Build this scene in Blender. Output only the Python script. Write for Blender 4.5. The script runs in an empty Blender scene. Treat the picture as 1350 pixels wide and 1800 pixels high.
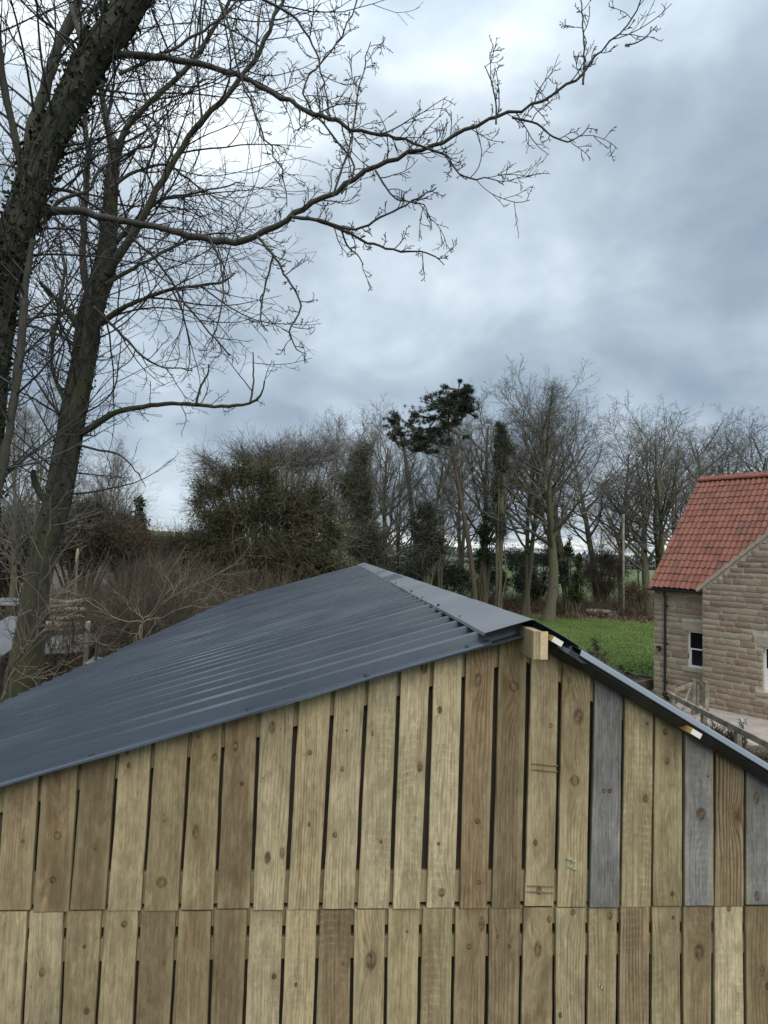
import bpy, math, random
import numpy as np
from mathutils import Vector, Matrix

SC = bpy.context.scene
COL = SC.collection
PI = math.pi

# ------------------------------------------------------------------ camera
FPX = 1100.0                       # focal length in pixels of the 1350 px wide photograph
PITCH, ROLL = math.radians(3.9), math.radians(2.0)
CAM = np.array([0.0, 0.0, 1.63])
FWD = np.array([0, math.cos(PITCH), math.sin(PITCH)])
UP0 = np.array([0, -math.sin(PITCH), math.cos(PITCH)])
RIGHT = math.cos(ROLL) * np.array([1.0, 0, 0]) + math.sin(ROLL) * UP0
UPV = -math.sin(ROLL) * np.array([1.0, 0, 0]) + math.cos(ROLL) * UP0
cd = bpy.data.cameras.new('camera')
cam = bpy.data.objects.new('camera', cd)
COL.objects.link(cam)
cd.sensor_fit = 'HORIZONTAL'
cd.sensor_width = 36.0
cd.lens = 36.0 * FPX / 1350.0
cd.clip_start, cd.clip_end = 0.05, 6000.0
cam.matrix_world = Matrix(((RIGHT[0], UPV[0], -FWD[0], CAM[0]), (RIGHT[1], UPV[1], -FWD[1], CAM[1]),
                           (RIGHT[2], UPV[2], -FWD[2], CAM[2]), (0, 0, 0, 1)))
SC.camera = cam


def ray(px, py):
    return FWD + RIGHT * ((px - 675.0) / FPX) - UPV * ((py - 900.0) / FPX)


def at(px, py, Y):
    d = ray(px, py)
    return CAM + d * (Y / d[1])


def hit(px, py, p0, n):
    d = ray(px, py)
    return CAM + d * (np.dot(np.asarray(p0) - CAM, n) / np.dot(d, n))


# ------------------------------------------------------------------ sky, sun, exposure
SUN_EL, SUN_AZ = math.radians(50), math.radians(200)     # soft lamp added high behind the right shoulder to brighten the boards
world = bpy.data.worlds.new('World')
SC.world = world
world.use_nodes = True


class NT:
    """tiny helper for node trees"""
    def __init__(s, tree):
        s.t = tree
        s.n = tree.nodes
        s.l = tree.links

    def node(s, kind, **kw):
        nd = s.n.new(kind)
        for k, v in kw.items():
            if hasattr(nd, k) and k not in nd.inputs:
                setattr(nd, k, v)
            else:
                s.put(nd.inputs[k], v)
        return nd

    def put(s, sock, v):
        if hasattr(v, 'is_output'):
            s.l.new(v, sock)
        else:
            if isinstance(v, (tuple, list)) and sock.type == 'RGBA' and len(v) == 3:
                v = (*v, 1)
            sock.default_value = v

    def m(s, op, a, b=0.0, c=None, clamp=False):
        nd = s.n.new('ShaderNodeMath')
        nd.operation = op
        nd.use_clamp = clamp
        s.put(nd.inputs[0], a)
        s.put(nd.inputs[1], b)
        if c is not None:
            s.put(nd.inputs[2], c)
        return nd.outputs[0]

    def vm(s, op, a, b=(0, 0, 0), out=0, scale=None):
        nd = s.n.new('ShaderNodeVectorMath')
        nd.operation = op
        s.put(nd.inputs[0], a)
        s.put(nd.inputs[1], b)
        if scale is not None:
            s.put(nd.inputs['Scale'], scale)
        return nd.outputs[out]

    def noise(s, vec, scale, detail=4.0, rough=0.55, dist=0.0, col=False):
        nd = s.n.new('ShaderNodeTexNoise')
        s.put(nd.inputs['Vector'], vec)
        s.put(nd.inputs['Scale'], scale)
        nd.inputs['Detail'].default_value = detail
        nd.inputs['Roughness'].default_value = rough
        nd.inputs['Distortion'].default_value = dist
        return nd.outputs['Color' if col else 'Fac']

    def mapr(s, v, a, b, c=0.0, d=1.0, smooth=True):
        nd = s.n.new('ShaderNodeMapRange')
        nd.interpolation_type = 'SMOOTHSTEP' if smooth else 'LINEAR'
        s.put(nd.inputs[0], v)
        s.put(nd.inputs[1], a)
        s.put(nd.inputs[2], b)
        s.put(nd.inputs[3], c)
        s.put(nd.inputs[4], d)
        return nd.outputs[0]

    def mix(s, f, a, b, mode='MIX'):
        nd = s.n.new('ShaderNodeMix')
        nd.data_type = 'RGBA'
        nd.blend_type = mode
        nd.clamp_factor = True
        s.put(nd.inputs[0], f)
        s.put(nd.inputs[6], a)
        s.put(nd.inputs[7], b)
        return nd.outputs[2]

    def ramp(s, f, stops):
        nd = s.n.new('ShaderNodeValToRGB')
        el = nd.color_ramp.elements
        while len(el) < len(stops):
            el.new(0.5)
        for e, (p, c) in zip(el, stops):
            e.position = p
            e.color = (*c, 1)
        s.put(nd.inputs[0], f)
        return nd.outputs[0]

    def sep(s, v):
        nd = s.n.new('ShaderNodeSeparateXYZ')
        s.put(nd.inputs[0], v)
        return nd.outputs

    def comb(s, x, y, z):
        nd = s.n.new('ShaderNodeCombineXYZ')
        s.put(nd.inputs[0], x)
        s.put(nd.inputs[1], y)
        s.put(nd.inputs[2], z)
        return nd.outputs[0]

    def bump(s, h, dist, strength=1.0):
        nd = s.n.new('ShaderNodeBump')
        nd.inputs['Distance'].default_value = dist
        nd.inputs['Strength'].default_value = strength
        s.put(nd.inputs['Height'], h)
        return nd.outputs[0]


def build_world():
    world.node_tree.nodes.clear()
    w = NT(world.node_tree)
    sky = w.n.new('ShaderNodeTexSky')
    sky.sky_type = 'NISHITA'
    sky.sun_disc = False
    sky.sun_elevation = SUN_EL
    sky.sun_rotation = SUN_AZ
    skyc = w.vm('SCALE', sky.outputs[0], scale=0.09)
    d = w.node('ShaderNodeTexCoord').outputs['Generated']
    x, y, z = w.sep(d)
    zc = w.m('MAXIMUM', z, 0.0)
    k = w.m('DIVIDE', 1.0, w.m('ADD', zc, 0.75))
    p = w.comb(w.m('MULTIPLY', x, k), w.m('MULTIPLY', y, k), w.m('MULTIPLY', zc, 0.9))
    pa = w.vm('ADD', p, (3.7, 1.9, 0.4))
    big = w.noise(pa, 2.0, 3, 0.5, 0.3)
    mid = w.noise(w.vm('ADD', p, (9.1, 4.3, 2.0)), 4.6, 7, 0.5, 0.3)
    fine = w.noise(p, 11.0, 6, 0.55, 0.2)
    c = w.m('ADD', w.m('MULTIPLY', big, 0.62), w.m('ADD', w.m('MULTIPLY', mid, 0.5), w.m('MULTIPLY', fine, 0.10)))
    # thinner cloud round the place where the sun stands behind the deck (left of centre, above the trees)
    g = ray(455, 190)
    g = g / np.linalg.norm(g)
    dot = w.vm('DOT_PRODUCT', w.vm('NORMALIZE', d), tuple(g), out=1)
    glow = w.m('ADD', w.m('MULTIPLY', w.mapr(dot, 0.80, 1.0, 0, 1), 0.13), w.m('MULTIPLY', w.mapr(dot, 0.945, 1.0, 0, 1), 0.08))
    c = w.m('ADD', w.m('MULTIPLY', w.m('SUBTRACT', c, 0.61), 1.4), 0.615)
    c = w.m('ADD', c, glow)
    col = w.ramp(c, [(0.40, (0.165, 0.212, 0.268)), (0.54, (0.215, 0.268, 0.325)), (0.66, (0.285, 0.342, 0.40)), (0.80, (0.42, 0.482, 0.535)), (0.98, (0.68, 0.74, 0.77))])
    # brighter clear strip low over the horizon, deck brightening toward the zenith as an overcast sky does
    strip = w.mapr(z, 0.008, 0.05, 1.0, 0.0)
    sn = w.noise(w.comb(w.m('MULTIPLY', x, 3.0), w.m('MULTIPLY', y, 3.0), w.m('MULTIPLY', z, 60.0)), 1.6, 4, 0.5)
    col = w.mix(w.m('MULTIPLY', strip, w.mapr(sn, 0.42, 0.62)), col, (0.80, 0.80, 0.76))
    zen = w.m('ADD', 1.0, w.m('MULTIPLY', w.mapr(z, 0.55, 1.0, 0, 1), 1.6))
    col = w.vm('SCALE', col, scale=zen)
    col = w.mix(0.06, col, skyc)
    bg = w.node('ShaderNodeBackground', Color=col, Strength=1.0)
    out = w.n.new('ShaderNodeOutputWorld')
    w.l.new(bg.outputs[0], out.inputs[0])


build_world()
sl = bpy.data.lights.new('sun', 'SUN')
sl.energy = 1.5
sl.angle = math.radians(50)
sl.color = (1.0, 0.95, 0.87)
sun = bpy.data.objects.new('sun', sl)
COL.objects.link(sun)
sd = Vector((math.sin(SUN_AZ) * math.cos(SUN_EL) * -1, math.cos(SUN_AZ) * math.cos(SUN_EL), math.sin(SUN_EL)))
sun.rotation_euler = sd.to_track_quat('Z', 'Y').to_euler()
SC.view_settings.view_transform = 'Standard'
SC.view_settings.look = 'None'
SC.view_settings.gamma = 1.0
SC.view_settings.exposure = 0.8
SC.view_settings.use_curve_mapping = False
SC.cycles.max_bounces = 6
SC.cycles.use_denoising = True


# ------------------------------------------------------------------ object helpers
WORLD_ORIGIN = {}


def tag(o, label=None, cat=None, group=None, kind=None):
    if label:
        o['label'] = label
    if cat:
        o['category'] = cat
    if group:
        o['group'] = group
    if kind:
        o['kind'] = kind
    return o


def empty(name, loc, label, cat, group=None):
    o = bpy.data.objects.new(name, None)
    o.empty_display_size = 0.2
    COL.objects.link(o)
    o.location = tuple(loc)
    WORLD_ORIGIN[o.name] = np.asarray(loc, float)
    return tag(o, label, cat, group)


def np_mesh(name, V, F, smooth=False):
    """V (n,3), F list of int arrays each (m,k)"""
    me = bpy.data.meshes.new(name)
    V = np.ascontiguousarray(V, dtype=np.float32)
    if not isinstance(F, list):
        F = [F]
    F = [np.asarray(f, dtype=np.int32) for f in F if len(f)]
    me.vertices.add(len(V))
    me.vertices.foreach_set('co', V.ravel())
    tot = sum(f.size for f in F)
    me.loops.add(tot)
    me.loops.foreach_set('vertex_index', np.concatenate([f.ravel() for f in F]))
    npoly = sum(len(f) for f in F)
    me.polygons.add(npoly)
    starts, c = [], 0
    for f in F:
        starts.append(c + np.arange(len(f), dtype=np.int32) * f.shape[1])
        c += f.size
    me.polygons.foreach_set('loop_start', np.concatenate(starts).astype(np.int32))
    me.update(calc_edges=True)
    me.polygons.foreach_set('use_smooth', np.full(npoly, bool(smooth)))
    return me


def add(name, me, mat, parent=None, origin=None, rotz=0.0):
    """link mesh as one object; mesh verts are local to `origin` (world point)"""
    o = bpy.data.objects.new(name, me)
    COL.objects.link(o)
    if mat is not None and len(me.materials) == 0:
        me.materials.append(mat)
    org = np.zeros(3) if origin is None else np.asarray(origin, float)
    WORLD_ORIGIN[o.name] = org
    if parent is not None:
        o.parent = parent
        org = org - WORLD_ORIGIN[parent.name]
    o.location = tuple(org)
    o.rotation_euler = (0, 0, rotz)
    return o


def wobj(name, V, F, mat, parent=None, origin=None, smooth=False):
    """verts in world coordinates"""
    V = np.asarray(V, float)
    if origin is None:
        origin = V.mean(axis=0)
    return add(name, np_mesh(name, V - origin, F, smooth), mat, parent, origin)


BOXF = np.array([[0, 3, 2, 1], [4, 5, 6, 7], [0, 1, 5, 4], [1, 2, 6, 5], [2, 3, 7, 6], [3, 0, 4, 7]])


def box_dirs(c, ex, ey, ez):
    """8 verts of a box with half extents vectors"""
    c, ex, ey, ez = map(lambda a: np.asarray(a, float), (c, ex, ey, ez))
    return np.array([c - ex - ey - ez, c + ex - ey - ez, c + ex + ey - ez, c - ex + ey - ez,
                     c - ex - ey + ez, c + ex - ey + ez, c + ex + ey + ez, c - ex + ey + ez])


def join(parts):
    V, F, n = [], {}, 0
    for v, f in parts:
        v = np.asarray(v, float)
        for ff in (f if isinstance(f, list) else [f]):
            ff = np.asarray(ff)
            F.setdefault(ff.shape[1], []).append(ff + n)
        V.append(v)
        n += len(v)
    return np.concatenate(V), [np.concatenate(x) for x in F.values()]


def chamfer_box(c, ex, ey, ez, b=0.004):
    """box with all edges chamfered (24 verts), half extent vectors"""
    c, ex, ey, ez = map(lambda a: np.asarray(a, float), (c, ex, ey, ez))
    L = [np.linalg.norm(v) for v in (ex, ey, ez)]
    dirs = [ex / L[0], ey / L[1], ez / L[2]]
    V, idx = [], {}
    for sx in (-1, 1):
        for sy in (-1, 1):
            for sz in (-1, 1):
                s = (sx, sy, sz)
                for ax in range(3):
                    p = c.copy()
                    for j in range(3):
                        p = p + dirs[j] * s[j] * (L[j] - (0 if j == ax else b))
                    idx[(s, ax)] = len(V)
                    V.append(p)
    quads, tris = [], []
    for ax in range(3):
        o1, o2 = (ax + 1) % 3, (ax + 2) % 3
        for sg in (-1, 1):
            ring = []
            for a, bb in ((-1, -1), (1, -1), (1, 1), (-1, 1)):
                s = [0, 0, 0]
                s[ax], s[o1], s[o2] = sg, a, bb
                ring.append(idx[(tuple(s), ax)])
            quads.append(ring if sg > 0 else ring[::-1])
    for ax in range(3):           # edge strips run along axis ax
        o1, o2 = (ax + 1) % 3, (ax + 2) % 3
        for a in (-1, 1):
            for bb in (-1, 1):
                s0, s1 = [0, 0, 0], [0, 0, 0]
                s0[ax], s1[ax] = -1, 1
                s0[o1] = s1[o1] = a
                s0[o2] = s1[o2] = bb
                r = [idx[(tuple(s0), o1)], idx[(tuple(s1), o1)], idx[(tuple(s1), o2)], idx[(tuple(s0), o2)]]
                quads.append(r[::-1] if a * bb > 0 else r)
    for sx in (-1, 1):
        for sy in (-1, 1):
            for sz in (-1, 1):
                s = (sx, sy, sz)
                r = [idx[(s, 0)], idx[(s, 1)], idx[(s, 2)]]
                tris.append(r if sx * sy * sz > 0 else r[::-1])
    return np.array(V), [np.array(quads), np.array(tris)]


def tubes(P, R, sides=4, cap=False):
    """P (N,k,3), R (N,k) -> V,F of tapered tubes"""
    P = np.asarray(P, float)
    R = np.asarray(R, float)
    N, k, _ = P.shape
    T = np.empty_like(P)
    T[:, 1:-1] = P[:, 2:] - P[:, :-2]
    T[:, 0] = P[:, 1] - P[:, 0]
    T[:, -1] = P[:, -1] - P[:, -2]
    T /= np.linalg.norm(T, axis=2, keepdims=True) + 1e-9
    worst = np.abs(T).max(axis=1)                      # (N,3): how close each polyline ever gets to an axis
    ref = np.eye(3)[np.argmin(worst, axis=1)][:, None, :].repeat(k, axis=1)
    A = np.cross(T, ref)
    A /= np.linalg.norm(A, axis=2, keepdims=True) + 1e-9
    B = np.cross(T, A)
    ang = np.arange(sides) * 2 * PI / sides
    V = P[:, :, None, :] + R[:, :, None, None] * (A[:, :, None, :] * np.cos(ang)[None, None, :, None] + B[:, :, None, :] * np.sin(ang)[None, None, :, None])
    base = (np.arange(N) * k * sides)[:, None, None]
    i = np.arange(k - 1)[None, :, None] * sides
    j = np.arange(sides)[None, None, :]
    jn = (j + 1) % sides
    F = np.stack([base + i + j, base + i + jn, base + i + sides + jn, base + i + sides + j], axis=-1).reshape(-1, 4)
    Fs = [F]
    if cap:
        Fs.append((base[:, :, 0] + (k - 1) * sides + np.arange(sides)[None, :]))
        Fs.append((base[:, :, 0] + np.arange(sides)[None, ::-1]))
    return V.reshape(-1, 3), Fs


def poly_tube(pts, rad, n=24, sides=8, cap=False):
    P, R = resample(pts, rad, n)
    return tubes(P[None], R[None], sides, cap)


def resample(pts, rad, n):
    """smooth (Catmull-Rom) resampling of one polyline"""
    p = np.asarray(pts, float)
    r = np.asarray(rad, float)
    if r.ndim == 0:
        r = np.full(len(p), float(r))
    if len(r) == 2 and len(p) > 2:
        r = np.linspace(r[0], r[1], len(p))
    m = len(p)
    s = np.concatenate([[0], np.cumsum(np.linalg.norm(np.diff(p, axis=0), axis=1))])
    t = np.linspace(0, s[-1], n)
    i = np.clip(np.searchsorted(s, t, side='right') - 1, 0, m - 2)
    u = ((t - s[i]) / (s[i + 1] - s[i] + 1e-12))[:, None]
    p0, p1, p2, p3 = p[np.maximum(i - 1, 0)], p[i], p[i + 1], p[np.minimum(i + 2, m - 1)]
    q = 0.5 * ((2 * p1) + (p2 - p0) * u + (2 * p0 - 5 * p1 + 4 * p2 - p3) * u ** 2 + (3 * p1 - p0 - 3 * p2 + p3) * u ** 3)
    return q, np.interp(t, s, r)


# ------------------------------------------------------------------ materials
MATS = {}


def mat(name):
    m_ = bpy.data.materials.new(name)
    m_.use_nodes = True
    m_.node_tree.nodes.clear()
    w = NT(m_.node_tree)
    bs = w.n.new('ShaderNodeBsdfPrincipled')
    out = w.n.new('ShaderNodeOutputMaterial')
    w.l.new(bs.outputs[0], out.inputs[0])
    MATS[name] = m_
    return m_, w, bs


def simple(name, base, var=0.15, scale=8.0, rough=0.8, bump=0.0, second=None, metal=0.0, objrand=0.0, spec=None, stretch=None):
    m_, w, bs = mat(name)
    co = w.node('ShaderNodeTexCoord').outputs['Object']
    if stretch:
        co = w.vm('MULTIPLY', co, stretch)
    n = w.noise(co, scale, 5, 0.6)
    f = w.mapr(n, 0.3, 0.7)
    a = tuple(c * (1 - var) for c in base)
    b = second or tuple(min(1, c * (1 + var)) for c in base)
    col = w.mix(f, a, b)
    if objrand:
        rnd = w.node('ShaderNodeObjectInfo').outputs['Random']
        col = w.vm('SCALE', col, scale=w.mapr(rnd, 0, 1, 1 - objrand, 1 + objrand, smooth=False))
    w.put(bs.inputs['Base Color'], col)
    bs.inputs['Roughness'].default_value = rough
    bs.inputs['Metallic'].default_value = metal
    if spec is not None:
        bs.inputs['Specular IOR Level'].default_value = spec
    if bump:
        w.put(bs.inputs['Normal'], w.bump(w.noise(co, scale * 3, 6, 0.65), bump))
    return m_


def leafmat(name, base, second, scale=3.0, trans=0.25):
    m_, w, bs = mat(name)
    g = w.node('ShaderNodeNewGeometry')
    n = w.noise(g.outputs['Position'], scale, 3, 0.5)
    f = w.m('ADD', w.m('MULTIPLY', w.mapr(n, 0.3, 0.7), 0.5), w.m('MULTIPLY', g.outputs['Random Per Island'], 0.5))
    w.put(bs.inputs['Base Color'], w.mix(f, base, second))
    bs.inputs['Roughness'].default_value = 0.85
    bs.inputs['Specular IOR Level'].default_value = 0.2
    return m_


def barkmat(name, base, green, gscale=1.2, gamt=0.6, bump=0.012):
    m_, w, bs = mat(name)
    co = w.node('ShaderNodeTexCoord').outputs['Object']
    st = w.vm('MULTIPLY', co, (1, 1, 0.22))
    n = w.noise(st, 26.0, 6, 0.65, 0.4)
    blot = w.noise(co, gscale, 4, 0.6)
    col = w.mix(w.mapr(n, 0.3, 0.7), tuple(c * 0.55 for c in base), tuple(c * 1.3 for c in base))
    col = w.mix(w.m('MULTIPLY', w.mapr(blot, 0.42, 0.6), gamt), col, green)
    w.put(bs.inputs['Base Color'], col)
    bs.inputs['Roughness'].default_value = 0.9
    w.put(bs.inputs['Normal'], w.bump(n, bump))
    return m_


def sheet_metal(name, base, rough=0.36, dust=0.25, spec=0.5):
    m_, w, bs = mat(name)
    g = w.node('ShaderNodeNewGeometry').outputs['Position']
    n = w.noise(g, 1.7, 5, 0.6, 0.3)
    n2 = w.noise(g, 38.0, 4, 0.6)
    col = w.mix(w.m('MULTIPLY', w.mapr(n, 0.35, 0.75), dust), base, tuple(c * 1.6 + 0.02 for c in base))
    rnd = w.node('ShaderNodeObjectInfo').outputs['Random']
    col = w.vm('SCALE', col, scale=w.mapr(rnd, 0, 1, 0.93, 1.07, smooth=False))
    w.put(bs.inputs['Base Color'], col)
    w.put(bs.inputs['Roughness'], w.mapr(w.m('ADD', w.m('MULTIPLY', n, 0.6), w.m('MULTIPLY', n2, 0.4)), 0.3, 0.7, rough - 0.06, rough + 0.12))
    bs.inputs['Specular IOR Level'].default_value = spec
    return m_


M_SHEET = sheet_metal('slate_blue_sheet', (0.044, 0.058, 0.075), 0.30, 0.3, 0.55)
M_CAP = sheet_metal('grey_cap', (0.12, 0.124, 0.132), 0.42, 0.4)
M_TRIM = sheet_metal('dark_trim', (0.016, 0.018, 0.021), 0.33)
M_BLACK = simple('black_membrane', (0.012, 0.012, 0.013), 0.3, 12, 0.6)
M_BARKA = barkmat('bark_ash', (0.055, 0.050, 0.043), (0.050, 0.055, 0.028), 2.2, 0.45)
M_BARKB = barkmat('bark_green', (0.060, 0.055, 0.042), (0.075, 0.075, 0.028), 1.6, 0.7)
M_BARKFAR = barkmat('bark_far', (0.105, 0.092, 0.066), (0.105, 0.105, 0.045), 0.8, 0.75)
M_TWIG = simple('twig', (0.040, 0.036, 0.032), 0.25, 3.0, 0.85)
M_TWIGFAR = simple('twig_far', (0.120, 0.110, 0.096), 0.25, 0.6, 0.9)  # lighter than the near twigs: distance haze put into the colour
M_TWIGBR = simple('twig_brown', (0.070, 0.047, 0.032), 0.35, 0.8, 0.9, second=(0.092, 0.073, 0.047))
M_TWIGOL = simple('twig_olive', (0.085, 0.075, 0.040), 0.35, 0.8, 0.9, second=(0.125, 0.110, 0.065))
M_TWIGPALE = simple('twig_pale', (0.145, 0.12, 0.085), 0.3, 1.5, 0.85)
M_PINEBARK = barkmat('bark_pine', (0.105, 0.074, 0.056), (0.09, 0.075, 0.055), 0.9, 0.5)
M_IVY = leafmat('ivy_leaf', (0.014, 0.022, 0.009), (0.045, 0.065, 0.022))
M_HAWLEAF = leafmat('evergreen_leaf', (0.018, 0.023, 0.009), (0.064, 0.074, 0.030), 0.7)
M_PINELEAF = leafmat('pine_needle', (0.012, 0.024, 0.014), (0.038, 0.058, 0.030), 1.0)
M_HOLLY = leafmat('holly_leaf', (0.010, 0.016, 0.009), (0.030, 0.042, 0.020), 1.0)
M_BEECH = leafmat('dead_beech_leaf', (0.10, 0.055, 0.03), (0.20, 0.125, 0.075), 1.0)
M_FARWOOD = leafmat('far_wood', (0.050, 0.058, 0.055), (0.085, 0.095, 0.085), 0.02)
M_WHITE = simple('white_paint', (0.84, 0.84, 0.83), 0.05, 6, 0.5)
M_GLASS = simple('window_glass', (0.012, 0.014, 0.016), 0.2, 2, 0.12, spec=0.4)
M_BLACKPIPE = simple('black_plastic', (0.018, 0.018, 0.019), 0.2, 4, 0.4)
M_MORTAR = simple('mortar', (0.50, 0.44, 0.35), 0.2, 9, 0.95, bump=0.01)
M_SANDST = simple('dressed_sandstone', (0.38, 0.33, 0.24), 0.15, 5, 0.9, bump=0.004)
M_WEATHER = simple('weathered_timber', (0.20, 0.18, 0.135), 0.35, 3, 0.9, bump=0.004, second=(0.31, 0.285, 0.215), stretch=(1, 1, 1))
M_SLEEPER = simple('sleeper', (0.075, 0.058, 0.038), 0.3, 6, 0.9, bump=0.004)
M_SOIL = simple('soil', (0.045, 0.033, 0.022), 0.35, 9, 0.95, bump=0.02)
M_PATIO = simple('patio_stone', (0.33, 0.28, 0.24), 0.15, 2.5, 0.9)
M_GREYSHEET = simple('grey_felt', (0.17, 0.18, 0.18), 0.25, 3, 0.8, bump=0.01)
M_PALE = simple('pale_sheet', (0.12, 0.124, 0.124), 0.15, 2, 0.7)
M_CUT = simple('cut_wood', (0.50, 0.40, 0.24), 0.15, 20, 0.8)
M_LOG = simple('log_bark', (0.16, 0.14, 0.11), 0.35, 5, 0.9, bump=0.01)
M_ROCK = simple('field_stone', (0.26, 0.25, 0.22), 0.3, 4, 0.95, bump=0.02)
M_STEEL = simple('zinc_screw', (0.30, 0.31, 0.33), 0.1, 30, 0.35, metal=0.7)
M_YELLOW = simple('ochre_batten', (0.34, 0.235, 0.055), 0.25, 18, 0.75)


def label_mat():
    m_, w, bs = mat('batten_label')
    co = w.node('ShaderNodeTexCoord').outputs['Object']
    n = w.noise(co, 160.0, 3, 0.7)
    w.put(bs.inputs['Base Color'], w.mix(w.mapr(n, 0.60, 0.66), (0.78, 0.77, 0.72), (0.36, 0.34, 0.30)))
    bs.inputs['Roughness'].default_value = 0.6
    return m_


M_LABEL = label_mat()


def stone_mat():
    m_, w, bs = mat('wall_stone')
    co = w.node('ShaderNodeNewGeometry').outputs['Position']
    inf = w.node('ShaderNodeObjectInfo')
    n = w.noise(co, 5.0, 6, 0.65)
    n2 = w.noise(co, 28.0, 5, 0.7)
    col = w.ramp(inf.outputs['Random'], [(0.0, (0.245, 0.186, 0.130)), (0.3, (0.315, 0.250, 0.176)), (0.55, (0.365, 0.30, 0.217)), (0.72, (0.29, 0.224, 0.158)), (0.88, (0.265, 0.178, 0.126)), (1.0, (0.22, 0.168, 0.128))])
    col = w.mix(w.m('MULTIPLY', w.mapr(n, 0.35, 0.7), 0.35), col, (0.36, 0.30, 0.22))
    col = w.mix(w.m('MULTIPLY', w.mapr(n2, 0.52, 0.72), 0.35), col, (0.15, 0.115, 0.085))
    w.put(bs.inputs['Base Color'], col)
    bs.inputs['Roughness'].default_value = 0.95
    w.put(bs.inputs['Normal'], w.bump(w.m('ADD', n, w.m('MULTIPLY', n2, 0.5)), 0.03))
    return m_


M_STONE = stone_mat()


def tile_mat():
    m_, w, bs = mat('clay_pantile')
    co = w.node('ShaderNodeNewGeometry').outputs['Position']
    rnd = w.node('ShaderNodeObjectInfo').outputs['Random']
    n = w.noise(co, 9.0, 5, 0.65)
    col = w.ramp(rnd, [(0.0, (0.125, 0.042, 0.026)), (0.35, (0.180, 0.058, 0.033)), (0.7, (0.205, 0.070, 0.041)), (0.9, (0.185, 0.066, 0.041)), (1.0, (0.105, 0.046, 0.032))])
    col = w.mix(w.m('MULTIPLY', w.mapr(n, 0.4, 0.75), 0.35), col, (0.14, 0.06, 0.045))
    w.put(bs.inputs['Base Color'], col)
    bs.inputs['Roughness'].default_value = 0.75
    w.put(bs.inputs['Normal'], w.bump(w.noise(co, 60.0, 4, 0.6), 0.003))
    return m_


M_TILE = tile_mat()


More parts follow.
